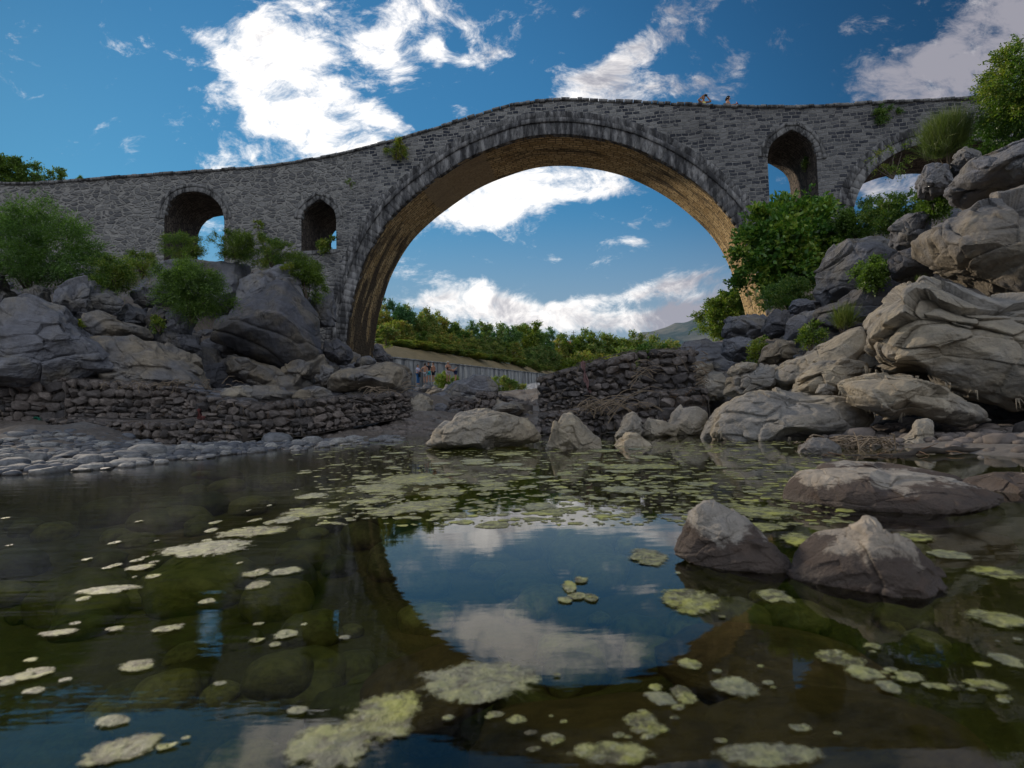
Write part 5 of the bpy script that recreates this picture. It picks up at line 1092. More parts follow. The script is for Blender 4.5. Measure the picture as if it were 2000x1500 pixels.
# ---------------------------------------------------------------- cobbles, gravel, bed stones
def ground_hit(px, py, y0=2.0, y1=34.0):
    Y = np.linspace(y0, y1, 260); d = ray(px, py); X = d[0]/d[1]*Y; Z = CAMZ+d[2]/d[1]*Y
    g = gheight(X, Y); k = np.where(Z <= np.maximum(g, 0.0))[0]
    if not len(k): return None
    k = k[0]; return X[k], Y[k], max(g[k], 0.0), g[k]
def cobbles():
    rng = np.random.RandomState(21)
    top = lambda x: np.interp(x, [0, 80, 170, 240, 420, 560, 790], [836, 842, 852, 862, 865, 859, 852])
    bot = lambda x: np.interp(x, [0, 200, 360, 460, 560, 650, 790], [932, 920, 902, 892, 884, 876, 864])
    n = 0; big = [(540, 862, .62), (1575/2.38+0, 866, .3), (60, 905, .36), (30, 915, .30), (175, 905, .34), (255, 898, .36), (610, 866, .34), (690, 862, .36), (585, 872, .26), (735, 862, .28), (650, 870, .2)]
    spots = [(x, y, s) for x, y, s in big]
    while len(spots) < 300:
        x = rng.uniform(-20, 790); a, b = top(x), bot(x); y = a+(b-a)*rng.uniform(0, 1)**1.0
        if x > 470 and rng.rand() < .65: continue
        spots.append((x, y, rng.lognormal(0, .38)*.145))
    labs = {0: 'biggest smooth boulder-like cobble standing in the water off the end of the cobble bank', 3: 'large pale grey cobble at the lower left edge of the cobble bank', 4: 'large tan-stained cobble in the front row of the cobble bank'}
    for i, (px, py, s) in enumerate(spots):
        h = ground_hit(px, py)
        if h is None: continue
        x, y, z, g = h; inw = g < -.01
        o = stone_obj('river_cobble', PROTO[rng.randint(10)] if rng.rand() < .75 else CHUNK[rng.randint(12)], M['cobble'], (x, y, z+s*(.10 if not inw else .02)), (s*rng.uniform(.9, 1.35), s*rng.uniform(.75, 1.0), s*rng.uniform(.36, .62)), rng.uniform(0, 6), rng.uniform(-.12, .12))
        tag(o, labs.get(i, 'smooth grey river cobble among the many lying in the cobble bank' if not inw else 'smooth grey cobble standing in shallow water off the cobble bank'), 'cobble', 'cobbles of the left bank' if not inw else 'cobbles in the shallows')
    # countless smaller pebbles and rubble
    V, F = ico(2)
    def gravel(name, label, pts, size, mat, nz=.15):
        Vs = []; Fs = []; nv = 0
        for (x, y, z) in pts:
            s = size*rng.lognormal(0, .4); a = rng.uniform(0, 6); c, s_ = math.cos(a), math.sin(a)
            P = V*(1+nz*rng.normal(0, 1, (len(V), 1)))*np.array([.5, .38, .26])*s
            P = np.stack([P[:, 0]*c-P[:, 1]*s_, P[:, 0]*s_+P[:, 1]*c, P[:, 2]], 1)+np.array([x, y, z+s*.05]); Vs.append(P); Fs.append(F+nv); nv += len(P)
        o = link(name, mesh_np(name, np.concatenate(Vs), np.concatenate(Fs), True), mat); tag(o, label, kind='stuff')
    P = []
    for _ in range(2600):
        x = rng.uniform(-20, 640); a, b = top(x)-6, bot(x); h = ground_hit(x, rng.uniform(a, b))
        if h and h[3] > -.02: P.append(h[:3])
    gravel('pebble_fill', 'small pebbles packed between the cobbles of the left bank', P, .085, M['cobble'], .05)
    P = []
    for _ in range(2600):
        x = rng.uniform(0, 1150); y = rng.uniform(803, 842); h = ground_hit(x, y)
        if h and h[3] > .0: P.append(h[:3])
    X = rng.uniform(-14, 8, 5200); Y = rng.uniform(11, 30, 5200); Z = gheight(X, Y)
    P += [(x, y, z) for x, y, z in zip(X, Y, Z) if z > .01]
    X = rng.uniform(3, 9, 1500); Y = rng.uniform(4, 12, 1500); Z = gheight(X, Y); P += [(x, y, z) for x, y, z in zip(X, Y, Z) if z > .01]
    gravel('bank_rubble', 'muddy brown rubble and gravel strewn between the rocks and cages', P, .13, M['cage_stone'], .12)
    # stones seen through the water
    n = 0
    bedm = M['bed_stone']
    while n < 285:
        y = .5+7*rng.uniform(0, 1)**1.5; x = rng.uniform(-.95, .75)*max(y, .6)*.95; g = float(gheight(x, y)[0])
        if g > -.12: continue
        s = rng.uniform(.035, .10) if y < 1.3 else rng.uniform(.08, .2) if y < 2.6 else rng.uniform(.14, .38)
        s = min(s, -g*1.5)
        o = stone_obj('submerged_stone', PROTO[rng.randint(10)], bedm, (x, y, g+s*.12), (s*rng.uniform(.9, 1.4), s*rng.uniform(.8, 1.2), s*rng.uniform(.5, .8)), rng.uniform(0, 6), rng.uniform(-.2, .2))
        tag(o, 'rounded algae-green stone lying on the pool bed among many', 'stone', 'stones on the pool bed'); n += 1
cobbles()
M['brown_bed'] = cobble_mat('brown_silted_rock', (.12, .08, .035), (.19, .13, .06), True)
for i, (px, py, w, d, h, rz, lb) in enumerate([(1600, 1400, .55, .34, .14, .2, 'broad brown submerged rock at the bottom right foreground'), (860, 1290, .36, .26, .12, .7, 'brown submerged rock behind the largest near algae mat'), (1500, 1255, .5, .36, .12, -.4, 'brown submerged slab under the reflected arch at the right'),
        (1180, 1400, .5, .25, .1, .1, 'brown submerged rock at the bottom centre'), (1820, 1040, .8, .7, .2, .5, 'dark submerged rock between the near stones and the flat rock'), (545, 1285, .16, .12, .09, .3, 'pale green rounded stone under water at the left')]):
    p = onz(px, py, -.12); me = PROTO[i].copy(); me.materials.clear(); me.materials.append(M['brown_bed'] if i != 5 else M['bed_stone'])
    o = link('submerged_rock', me, None, None, (p[0], p[1], -.12-h*.45)); o.scale = (w, d, h); o.rotation_euler = (0, 0, rz); tag(o, lb, 'rock')

# ---------------------------------------------------------------- floating algae
def algae_mat():
    m, N = mat_new('floating_algae'); tc = N.n('ShaderNodeTexCoord').outputs['Object']; r = N.n('ShaderNodeObjectInfo').outputs['Random']
    P = N.vm('ADD', tc, N.n('ShaderNodeCombineXYZ', ins={0: N.m('MULTIPLY', r, 31.0)}).outputs[0])
    n = N.noise(P, 26, 8, .75, .4); b = N.noise(P, 90, 4, .7); q = N.noise(P, 8, 4, .6)
    c = N.mix(N.ss(n, .42, .60), (.050, .050, .018), (.24, .25, .085)); c = N.mix(N.ss(b, .52, .66, 0, .4), c, (.40, .41, .32))
    c = N.mix(N.ss(q, .5, .68, 0, .75), c, (.36, .38, .06)); c = N.mix(N.m('MULTIPLY', N.ss(r, .5, .95), .4), c, (.20, .215, .18)); c = N.mix(N.ss(n, .44, .36, 0, .9), c, (.05, .045, .02))
    bs = finish(N, c, .55, N.m('ADD', n, N.m('MULTIPLY', b, .5)), .008, 1, .5)
    ur = N.n('ShaderNodeSeparateXYZ', ins={0: N.n('ShaderNodeUVMap')}).outputs[0]
    hole = N.m('ADD', N.noise(P, 17, 7, .72), N.m('MULTIPLY', N.m('SUBTRACT', N.noise(P, 60, 3, .6), .5), .25))
    al = N.ss(N.m('SUBTRACT', hole, N.m('MULTIPLY', N.m('POWER', ur, 1.8), .52)), .13, .30)
    tr = N.n('ShaderNodeBsdfTransparent'); mx = N.n('ShaderNodeMixShader', ins={0: al, 1: tr.outputs[0], 2: bs.outputs[0]})
    out = [x for x in N.t.nodes if x.type == 'OUTPUT_MATERIAL'][0]; N.t.links.new(mx.outputs[0], out.inputs[0]); return m
M['algae'] = algae_mat()
def algae(px, py, rx, ry, an, label, group, seed):
    c = onz(px, py); e = onz(px+rx, py); f = onz(px, py-ry); g2 = onz(px, py+ry)
    a = abs(e[0]-c[0]); b = abs(f[1]-g2[1])/2; rng = np.random.RandomState(seed); nr, nt = 9, 88 if rx > 30 else 48
    th = np.linspace(0, 2*PI, nt, endpoint=False); big = a > .05
    edge = 1.25*np.clip(1+.30*fbm(np.stack([np.cos(th)*1.3+seed*1.7, np.sin(th)*1.3, np.zeros(nt)], 1), seed, 6, .72), .35, 1.6)
    V = [[0, 0, .006]]; UV = [[0, 0]]; ct, st = math.cos(math.radians(an)), math.sin(math.radians(-an))
    for i in range(1, nr+1):
        r = i/nr; x = np.cos(th)*edge*r*a; y = np.sin(th)*edge*r*b
        x, y = x*ct-y*st, x*st+y*ct
        z = (.0022+.0032*fbm(np.stack([x, y, 0*x], 1)*40/max(1, a*6)+seed, seed, 3))*(1-r**5)+.0012*(r < 1)
        if i == nr: z = np.full(nt, -.001)
        V += np.stack([x, y, z], 1).tolist(); UV += [[r, t_/6.3] for t_ in th]
    F3 = [[0, 1+j, 1+(j+1) % nt] for j in range(nt)]; F4 = [[1+(i-1)*nt+j, 1+i*nt+j, 1+i*nt+(j+1) % nt, 1+(i-1)*nt+(j+1) % nt] for i in range(1, nr) for j in range(nt)]
    o = link('algae_mat', mesh_np('algae_mat', V, [np.array(F3), np.array(F4)], True, np.array(UV)), M['algae'], None, (c[0], c[1], .001)); tag(o, label, 'algae', group)
    return o
AL = [(935,1332,118,42,-3,'largest leaf-shaped yellow-green algae mat at the bottom centre'),(745,1405,80,52,30,'bright yellow-green algae mat left of the largest one'),(640,1465,90,48,20,'ragged brownish algae mat in the bottom centre-left corner of the pool'),
 (1345,1175,60,27,8,'pale algae island floating on the reflected sky near the arch reflection'),(1265,1088,40,17,6,'small algae island left of the near brown stones'),(1512,1167,36,15,0,'algae scrap between the two near brown stones and the bottom'),
 (408,1072,82,15,-10,'long narrow algae mat on the left of the pool'),(492,1040,64,11,-12,'long pale algae mat behind the narrow one'),(605,1003,58,8,-8,'algae mat left of the reflected pier'),(502,1120,24,9,-8,'small round algae mat under the long narrow one'),(560,1117,28,8,-8,'small yellow algae mat beside the round one'),
 (802,936,60,11,0,'oval white-green algae mat before the wide beige rock'),(868,962,48,8,0,'oval algae mat just nearer than the oval white-green one'),(850,985,36,7,0,'algae mat at the edge of the reflected trees'),(1226,912,48,6,0,'pale algae mat in front of the squat beige boulder'),(1216,957,42,7,0,'algae mat on the reflected stone cages'),
 (205,1155,55,9,-12,'pale narrow algae streak at the far left of the pool'),(272,1110,26,6,-8,'little algae streak above the far left one'),(1490,1000,75,11,0,'yellow algae raft behind the left near brown stone'),(1480,1030,60,9,0,'yellow algae raft right behind the left near brown stone'),(1568,1056,42,17,12,'algae mat between the two near brown stones'),
 (1438,1345,44,22,12,'speckled algae mat at the lower right'),(1290,1368,30,16,0,'algae clump left of the speckled mat'),(1335,1362,26,20,0,'round algae clump beside the speckled mat'),(1345,1300,26,10,0,'flat algae scrap above the speckled mat'),(1252,1412,36,20,0,'thick round algae clump at the bottom right of centre'),
 (1955,1212,62,20,14,'bright algae mat at the right picture edge'),(1640,1290,46,18,10,'algae raft of many lobes below the right near stone'),(1690,1318,40,16,15,'second lobe of the algae raft below the right near stone'),(1735,1345,26,14,10,'last lobe of the algae raft below the right near stone'),(1830,1345,28,10,15,'small algae scrap right of the lobed raft'),
 (1930,1342,44,15,12,'algae mat in the dark water at the lower right edge'),(1500,1482,110,26,0,'wide yellow algae mat cut by the bottom edge of the picture'),(1190,1475,80,24,0,'broken algae mat at the bottom edge right of centre'),(65,1320,34,13,-22,'whitish algae mat at the lower left edge'),(245,1462,62,28,-20,'dark half-sunk algae mat on the reflected sky, lower left'),
 (1945,1120,50,14,12,'algae streak at the right edge above the bright mat'),(1155,1170,14,9,0,'tiny algae dot in the middle of the reflected sky'),(1112,1148,14,11,0,'pair-like algae dot left of the tiny middle dot'),(1965,1290,30,15,10,'small algae mat near the lower right edge'),(1790,1050,40,10,5,'algae strip behind the right near brown stone'),(1850,1085,42,10,8,'algae strip right of the right near brown stone'),
 (110,1240,34,8,-14,'thin whitish algae streak, lower left'),(330,1230,26,8,-14,'pale algae fleck beside the reflected round window'),(1010,1410,22,9,0,'algae fleck below the largest leaf-shaped mat'),(1080,1445,26,12,0,'algae fleck in the bottom centre dark water')]
for i, (px, py, rx, ry, an, lb) in enumerate(AL): algae(px, py, rx, ry, an, lb, None, i+1)
rng = np.random.RandomState(8)
k = 0
while k < 190:
    px = rng.uniform(560, 1640); py = 868+150*rng.uniform(0, 1)**1.25
    if abs(px-1180) > 440 and rng.rand() < .5: continue
    if py > 905 and px > 1530: continue
    if py > 965 and 860 < px < 1330 and rng.rand() < .8: continue
    s = (py-805)/100; rx = rng.lognormal(0, .65)*10*s; rx = min(rx, 48); algae(px, py, rx, rx*rng.uniform(.10, .2)*max(.6, s*.75), rng.uniform(-8, 8), 'small pale algae patch among the many afloat across the middle of the pool', 'algae patches across the middle of the pool', 300+k); k += 1
k = 0
while k < 110:
    q = AL[rng.randint(len(AL))]; t_ = rng.uniform(0, 6.3); f_ = rng.uniform(1.05, 2.0); px = q[0]+math.cos(t_)*(q[2]*f_+14); py = q[1]+math.sin(t_)*(q[3]*f_+9)
    if rng.rand() < .2: px, py = rng.uniform(0, 800), rng.uniform(960, 1340)
    if (px > 1540 and py < 1230) or py > 1495: continue
    s = (py-805)/500; rx = rng.lognormal(0, .6)*9*s+3; algae(px, py, rx, rx*.38, rng.uniform(-18, 10), 'stray algae fleck among the scattered ones in the near water', 'stray algae flecks in the near water', 700+k); k += 1
# thin film of minute flecks, uncountable
def specks():
    Vs = []; Fs = []; nv = 0; r_ = np.random.RandomState(5)
    for _ in range(2600):
        px = r_.uniform(620, 1660); py = 862+165*r_.uniform(0, 1)**1.6; c = onz(px, py); w = r_.lognormal(0, .6)*.012*(1+c[1]*.13); n = 7; th = np.arange(n)*2*PI/n
        P = np.stack([c[0]+np.cos(th)*w*r_.uniform(.6, 1.2, n), c[1]+np.sin(th)*w*r_.uniform(.6, 1.2, n), np.full(n, .0015)], 1); P = np.vstack([P, [c[0], c[1], .004]]); Vs.append(P)
        Fs += [[nv+j, nv+(j+1) % n, nv+n] for j in range(n)]; nv += n+1
    tag(link('algae_specks', mesh_np('algae_specks', np.concatenate(Vs), np.array(Fs)), M['algae']), 'thin film of minute algae flecks over the middle of the pool', kind='stuff')
specks()

# ---------------------------------------------------------------- driftwood, rags, hanging dried algae
def log():
    o = empty('driftwood_log', tuple(at(1700, 895, 5.2)), 'long dark waterlogged driftwood log lying at the mouth of the dark hollow', 'driftwood'); base = np.array(o.location)
    r = np.random.RandomState(2); cps = [(1575, 898, 5.4), (1640, 888, 5.3), (1690, 893, 5.2), (1760, 889, 5.1), (1830, 883, 5.1), (1900, 877, 5.2), (1965, 873, 5.3)]
    P = np.array([at(*c) for c in cps]); t = np.linspace(0, 1, len(P)); tt = np.linspace(0, 1, 60); Q = np.stack([np.interp(tt, t, P[:, i]) for i in range(3)], 1)
    Q += fbm(np.stack([tt*9, tt*0, tt*0], 1), 3, 3)[:, None]*np.array([0, .12, .05]); rad = .024+.010*fbm(np.stack([tt*22, tt*0, tt*0+4], 1), 7, 3)
    mb = MB(); mb.tube(Q-base, rad, 10); mb.build('trunk', plain('waterlogged_bark', (.045, .037, .03), .8, .5, 30), o, True)
    tw = MB()
    for _ in range(46):
        i = r.randint(60); d = r.normal(0, 1, 3); d[2] = abs(d[2])*.4-.3; d /= np.linalg.norm(d); L = r.uniform(.05, .25); tw.tube([Q[i]-base, Q[i]-base+d*L*.6+r.normal(0, .01, 3), Q[i]-base+d*L], [.008, .005, .002], 4)
    tw.build('broken_twigs', M['root'], o)
log()
def sticks(label, pts, n, D, L, spread, seed):
    r = np.random.RandomState(seed); b = at(*pts, D); o = empty('dead_branch', tuple(b), label, 'driftwood'); mb = MB()
    for i in range(n):
        s = r.normal(0, 1, 3)*np.array(spread); d = np.array([r.uniform(-1, 1), r.uniform(-.3, .1), r.uniform(-.25, .35)]); d /= np.linalg.norm(d); l = L*r.uniform(.4, 1); t = np.linspace(0, 1, 9)[:, None]
        P = s+d*l*(t-.5)+np.array([0, 0, 1])*(.18*l*np.sin(t*PI))+r.normal(0, .008, (9, 3)); mb.tube(P, np.linspace(.012, .004, 9), 5)
    mb.build('stems', M['twig'], o); 
sticks('bare bent twigs lying against the lower cages of the big right stack', (1225, 800), 12, 11.5, 1.3, (.25, .12, .1), 3)
sticks('tangled dark roots caught on the crushed muddy cage', (1160, 798), 46, 11.9, .45, (.22, .1, .07), 4)
sticks('thin twigs trapped between the two upper cages of the big right stack', (1255, 735), 9, 12.7, .9, (.12, .08, .12), 5)
sticks('ragged roots hanging from the right corner of the big right stack', (1372, 745), 40, 12.2, .35, (.05, .1, .25), 6)
sticks('pile of reeds and straw washed under the overhang by the log', (1655, 868), 60, 6.3, .35, (.22, .12, .03), 7)
sticks('straw and roots draped on the upper left row of cages', (330, 752), 44, 14.0, .4, (.7, .15, .06), 8)
sticks('dry twigs on top of the last front cage at the left', (745, 765), 18, 14.0, .6, (.4, .15, .05), 9)
def rag(name, label, pts, D, col, seed):
    P = np.array([at(x, y, D) for x, y in pts]); base = P.mean(0); m = plain('wet_cloth_%d' % seed, col, .9, .35, 20)
    n = 9; w = .065; t = np.linspace(0, 1, 16); C = np.stack([np.interp(t, np.linspace(0, 1, len(P)), P[:, i]) for i in range(3)], 1)
    V = []
    for i, c in enumerate(C):
        for j in range(n):
            u = j/(n-1)-.5; V.append(c-base+np.array([u*w*(1.2+.7*math.sin(i*.8+seed)), -.10-.03*math.sin(u*14+i*.5), .02*math.cos(u*9+i)]))
    V = np.array(V); V += fbm(V*9, seed, 3)[:, None]*.03; V2 = V+np.array([0, .012, 0]); k = len(V)
    I = np.arange(k).reshape(16, n); F = np.stack([I[:-1, :-1], I[:-1, 1:], I[1:, 1:], I[1:, :-1]], -1).reshape(-1, 4)
    tag(link(name, mesh_np(name, np.vstack([V, V2]), np.vstack([F, F[:, ::-1]+k]), True), m, None, tuple(base)), label, 'cloth')
rag('cloth_rag', 'faded pink cloth caught at the corner of the upper middle right cage', [(1138, 706), (1140, 728), (1146, 750), (1150, 768)], 12.75, (.19, .115, .115), 1)
rag('cloth_rag', 'dark red rag hanging on the corner of the first front left cage', [(394, 798), (398, 815), (402, 832)], 12.6, (.10, .035, .033), 2)
rag('plastic_scrap', 'small green plastic scrap on the ground under the upper left cages', [(74, 815), (80, 817), (86, 819)], 13.3, (.02, .14, .09), 3)
def hanging():
    r = np.random.RandomState(9); par = {o['label']: o for o in bpy.data.objects if o.get('label') and o.type == 'MESH'}
    for key, spots in (('enormous beige', [(1690, 722, 8.0), (1700, 728, 8.0), (1712, 730, 8.0), (1725, 728, 7.9), (1790, 742, 7.4), (1850, 755, 7.2), (1905, 770, 7.0), (1986, 786, 6.9)]), ('ragged beige', [(1690, 792, 7.2), (1699, 797, 7.1), (1706, 800, 7.1), (1760, 812, 7.0), (1640, 768, 7.3)]), ('long whale', [(1490, 866, 7.6), (1540, 862, 7.5), (1410, 850, 7.9)])):
        o = [v for k, v in par.items() if k.startswith(key)][0]; mb = MB()
        for px, py, D in spots:
            for _ in range(5):
                b = at(px+r.normal(0, 3), py-8, D+.25)-np.array(o.location); L = r.uniform(.04, .15); q = r.normal(0, .012, 3); mb.tube([b, b+q+np.array([0, 0, -L*.6]), b+q*1.4+np.array([0, 0, -L])], [.007, .004, .001], 5)
        tag(mb.build('dried_algae', M['dry_algae'], o), kind='stuff')
M['dry_algae'] = plain('dried_algae_strands', (.26, .23, .18), .95, .2)
hanging()

# ---------------------------------------------------------------- people
def skin_mesh(verts, edges, radii, sub=1, root=0):
    me = bpy.data.meshes.new('tmp'); me.from_pydata([tuple(v) for v in verts], edges, []); o = bpy.data.objects.new('tmp', me); SC.collection.objects.link(o)
    o.modifiers.new('s', 'SKIN').use_smooth_shade = True
    for i, r in enumerate(radii):
        v = me.skin_vertices[0].data[i]; v.radius = (r, r) if not isinstance(r, tuple) else r; v.use_root = (i == root)
    ss_ = o.modifiers.new('u', 'SUBSURF'); ss_.levels = sub; ss_.render_levels = sub
    dg = bpy.context.evaluated_depsgraph_get(); dg.update(); m2 = bpy.data.meshes.new_from_object(o.evaluated_get(dg)); bpy.data.objects.remove(o); bpy.data.meshes.remove(me); return m2
SK = {'a': plain('fair_skin', (.42, .22, .14), .6, .08), 'b': plain('tanned_skin', (.36, .18, .11), .6, .08)}  # two plain skin tones, fair and tanned
def person(label, loc, face, pose, skin='a', hair=(.02, .015, .012), top=None, bottom=None, blen=.5, scale=1.0, bun=False, hat=None, lean=0.0, extra=None):
    """face: heading in degrees (0 = towards the viewer). pose: dict el/wl/er/wr = elbow, wrist; kl/al/kr/ar"""
    J = {'pel': (0, 0, .95, .125), 'wai': (0, .0, 1.10, .105), 'che': (0, 0, 1.28, .135), 'nb': (0, 0, 1.43, .075), 'nk': (0, -.005, 1.50, .05), 'hd': (0, -.02, 1.60, .085), 'tp': (0, -.01, 1.69, .07),
         'sl': (-.17, 0, 1.40, .058), 'el': (-.24, .02, 1.12, .042), 'wl': (-.25, -.06, .87, .03), 'fl': (-.25, -.09, .77, .022),
         'sr': (.17, 0, 1.40, .058), 'er': (.24, .02, 1.12, .042), 'wr': (.25, -.06, .87, .03), 'fr': (.25, -.09, .77, .022),
         'hl': (-.09, 0, .88, .085), 'kl': (-.10, -.01, .50, .055), 'al': (-.10, .02, .09, .038), 'tl': (-.11, -.12, .03, .03),
         'hr': (.09, 0, .88, .085), 'kr': (.10, -.01, .50, .055), 'ar': (.10, .02, .09, .038), 'tr': (.11, -.12, .03, .03)}
    for k_, v in pose.items(): J[k_] = (*v, J[k_][3])
    if lean:
        c, s = math.cos(lean), math.sin(lean)
        for k_ in ('wai', 'che', 'nb', 'nk', 'hd', 'tp', 'sl', 'sr', 'el', 'er', 'wl', 'wr', 'fl', 'fr'):
            x, y, z, r = J[k_]; y0, z0 = y, z-.93; J[k_] = (x, y0*c-z0*s, .93+y0*s+z0*c, r)
    for a, b in (('wl', 'fl'), ('wr', 'fr')):
        if a in pose and b not in pose:
            e = np.array(J['e'+a[1]][:3]); w = np.array(J[a][:3]); d = (w-e)/np.linalg.norm(w-e); J[b] = (*(w+d*.10), J[b][3])
    K = list(J); ix = {k_: i for i, k_ in enumerate(K)}
    E = [('pel', 'wai'), ('wai', 'che'), ('che', 'nb'), ('nb', 'nk'), ('nk', 'hd'), ('hd', 'tp'), ('che', 'sl'), ('sl', 'el'), ('el', 'wl'), ('wl', 'fl'), ('che', 'sr'), ('sr', 'er'), ('er', 'wr'), ('wr', 'fr'),
         ('pel', 'hl'), ('hl', 'kl'), ('kl', 'al'), ('al', 'tl'), ('pel', 'hr'), ('hr', 'kr'), ('kr', 'ar'), ('ar', 'tr')]
    def sk(keys_edges, grow, over={}):
        ks = []
        for a, b in keys_edges:
            for q in (a, b):
                if q not in ks: ks.append(q)
        return skin_mesh([J[q][:3] if q not in over else over[q][:3] for q in ks], [(ks.index(a), ks.index(b)) for a, b in keys_edges], [(J[q][3] if q not in over else over[q][3])*grow for q in ks])
    body = sk(E, 1.0); o = link('person', body, SK[skin]); o.location = loc; o.scale = (scale,)*3; o.rotation_euler = (0, 0, math.radians(face)); tag(o, label, 'person')
    mid = lambda a, b, t: tuple(np.array(J[a])*(1-t)+np.array(J[b])*t)
    if top:
        nm, col, sleeve = top; ov = {'el': (*mid('sl', 'el', sleeve)[:3], .058), 'er': (*mid('sr', 'er', sleeve)[:3], .058)}
        ed = [('pel', 'wai'), ('wai', 'che'), ('che', 'nb')]
        if sleeve: ed += [('che', 'sl'), ('sl', 'el'), ('che', 'sr'), ('sr', 'er')]
        link(nm, sk(ed, 1.13, ov), plain(nm+'_cloth', col, .9, .1), o)
    if bottom:
        nm, col = bottom; ov = {'kl': (*mid('hl', 'kl', blen)[:3], .085), 'kr': (*mid('hr', 'kr', blen)[:3], .085)}; ed = [('pel', 'hl'), ('hl', 'kl'), ('pel', 'hr'), ('hr', 'kr')]
        if blen >= 1: ov = {'kl': (*J['kl'][:3], .07), 'kr': (*J['kr'][:3], .07), 'al': (*J['al'][:3], .06), 'ar': (*J['ar'][:3], .06)}; ed += [('kl', 'al'), ('kr', 'ar')]
        link(nm, sk(ed, 1.14, ov), plain(nm+'_cloth', col, .9, .1), o)
    V, F = ico(4); h = np.array(J['hd'][:3]); keep = V.copy(); hd = np.array([.095, .108, .118])
    P = V*hd+h+np.array([0, .018, .035]); lo = (V[:, 1] < -.25) & (V[:, 2] < .45); P[lo] = V[lo]*hd*.62+h+np.array([0, .03, .03])
    P += fbm(P*40, 3, 2)[:, None]*V*.006; hm = [P]; hf = [F]
    if bun:
        hm.append(V*np.array([.035, .05, .085])+h+np.array([0, .12, -.03])); hf.append(F+len(P))
    link('hair' if hat is None else 'hat', mesh_np('hair', np.concatenate(hm), np.concatenate(hf), True), plain('hair_%s' % ('hat' if hat else 'dark'), hat or hair, .8, .2), o)
    # small face: nose and ears joined as one feature mesh
    f = MB(); fv, ff = ico(2); f.add(fv*np.array([.012, .022, .02])+h+np.array([0, -.098, -.01]), ff)
    for s in (-1, 1): f.add(fv*np.array([.012, .02, .03])+h+np.array([s*.088, .0, -.01]), ff)
    f.build('face_features', SK[skin], o, True)
    if extra: extra(o, J)
    return o
def held(nm, pos, size, col, rot=(0, 0, 0)):
    def f(o, J):
        m = MB(); m.box((0, 0, 0), size); c = link(nm, None)if False else m.build(nm, plain(nm+'_plastic', col, .4, .05)); c.parent = None
        M_ = Matrix.Translation(o.location) @ o.rotation_euler.to_matrix().to_4x4() @ Matrix.Diagonal((*o.scale, 1)) @ Matrix.Translation(pos) @ Matrix.Rotation(rot[0], 4, 'X')
        c.matrix_world = M_; tag(c, {'phone': 'thin phone held up by the woman in black on the bridge', 'camera': 'black camera at the eye of the woman in yellow', 'jacket': 'dark jacket over the arm of the bather in the pale shirt'}[nm], nm)
    return f
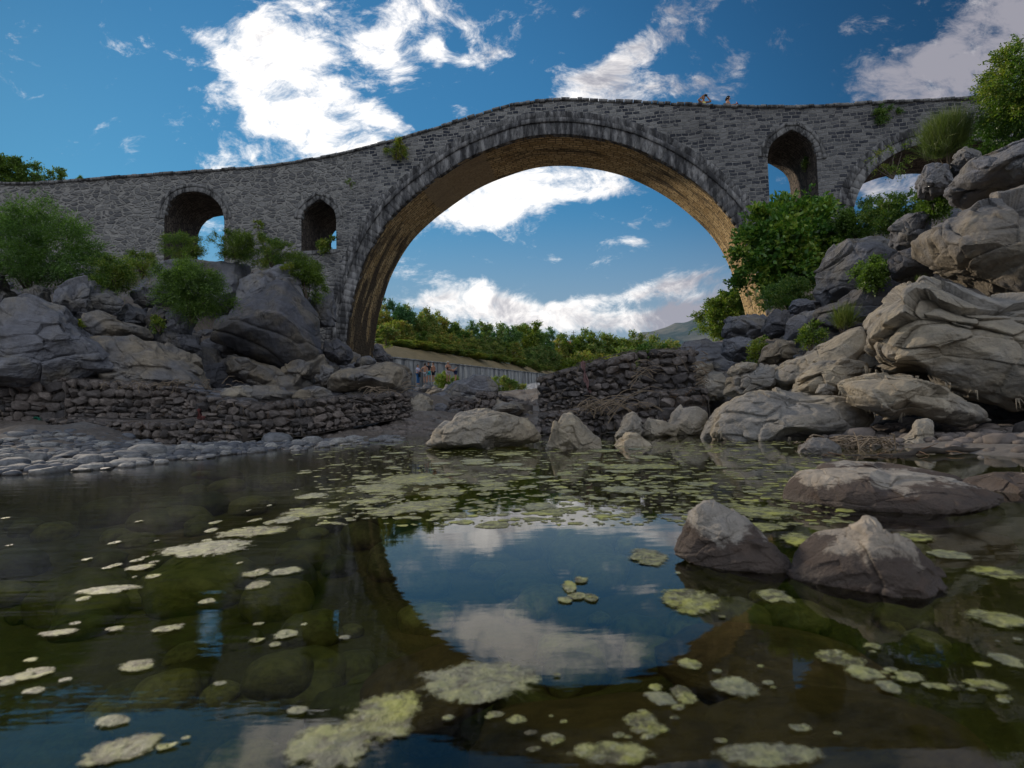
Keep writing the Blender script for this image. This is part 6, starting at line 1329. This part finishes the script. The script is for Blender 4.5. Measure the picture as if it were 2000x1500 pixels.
def people():
    s, z = b_sz(1379, 206); p = bpos(s, ztop(s)-.80, .62)
    person('woman in a yellow top on the bridge raising both arms to a camera', tuple(p), 12, {'el': (-.36, -.12, 1.40), 'wl': (-.12, -.22, 1.60), 'er': (.30, -.24, 1.30), 'wr': (.07, -.24, 1.57)}, 'b', top=('tank_top', (.62, .62, .18), 0), bottom=('shorts', (.35, .35, .38)), scale=.97, bun=False, extra=held('camera', (0, -.26, 1.60), (.13, .08, .09), (.02, .02, .02)))
    s, z = b_sz(1427, 208); p = bpos(s, ztop(s)-.80, .62)
    person('woman in a black top on the bridge looking down at a phone, seen in profile', tuple(p), 80, {'el': (-.20, -.10, 1.13), 'wl': (-.10, -.36, 1.22), 'er': (.20, -.10, 1.13), 'wr': (.06, -.36, 1.22), 'hd': (0, -.07, 1.59), 'tp': (0, -.09, 1.67)}, 'b', top=('crop_top', (.015, .015, .02), 0), bottom=('skirt', (.45, .30, .36)), scale=.98, bun=True, extra=held('phone', (-.02, -.47, 1.30), (.08, .012, .16), (.25, .04, .05), (-.6, 0, 0)))
    s, z = b_sz(869, 246); p = bpos(s, ztop(s)-.80, .62)
    person('person with dark hair whose head shows above the rising parapet left of the crown', tuple(p), -60, {}, 'a', top=('shirt', (.45, .20, .20), .5), bottom=('trousers', (.1, .1, .12)), blen=1, scale=.70, lean=.12)
    D = 48.6
    def far(px, py, *a, **k): person(a[0], tuple(at(px, py, k.pop('D', D))), *a[1:], **k)
    far(816.5, 751, 'bather in a pale blue shirt and blue trousers standing left of the group', 60, {'el': (-.22, -.10, 1.16), 'wl': (-.10, -.30, 1.12), 'er': (.24, -.06, 1.14), 'wr': (.15, -.30, 1.08)}, top=('shirt', (.50, .52, .70), .6), bottom=('trousers', (.03, .12, .30)), blen=1, extra=held('jacket', (.0, -.20, .85), (.16, .10, .42), (.015, .015, .02)))
    far(830.5, 748.5, 'bare-backed bather in grey shorts reaching out to the left', 165, {'er': (.38, -.12, 1.22), 'wr': (.58, -.22, 1.06), 'el': (-.30, .06, 1.16), 'wl': (-.24, -.02, .92)}, bottom=('shorts', (.33, .35, .38)), blen=.9)
    far(837.5, 746.5, 'bather in a black T-shirt and turquoise shorts in the middle of the group', 10, {}, 'b', top=('tshirt', (.015, .015, .02), .6), bottom=('shorts', (.03, .32, .38)), blen=.8, scale=1.03, D=50)
    far(846.5, 746, 'bare-chested bather in black shorts at the right of the group', -40, {'wl': (-.20, -.12, .92), 'wr': (.20, -.12, .92)}, 'b', bottom=('shorts', (.015, .018, .03)), blen=.8, D=50)
    far(875.5, 746, 'bather with a pale hat and light wrap, arms folded, on the layered rock', 25, {'el': (-.24, -.08, 1.18), 'wl': (.02, -.20, 1.22), 'er': (.24, -.08, 1.18), 'wr': (-.02, -.20, 1.24)}, bottom=('wrap', (.50, .42, .44)), blen=.75, hat=(.55, .55, .48), D=47)
    far(890, 747, 'bather in navy shorts bending forward on the layered rock', 105, {'wl': (-.14, -.30, .95), 'wr': (.14, -.30, .95)}, 'a', bottom=('shorts', (.02, .03, .10)), blen=.7, lean=-1.25, D=47)
people()
print('objects', len(bpy.data.objects), 'verts', sum(len(m.vertices) for m in bpy.data.meshes))
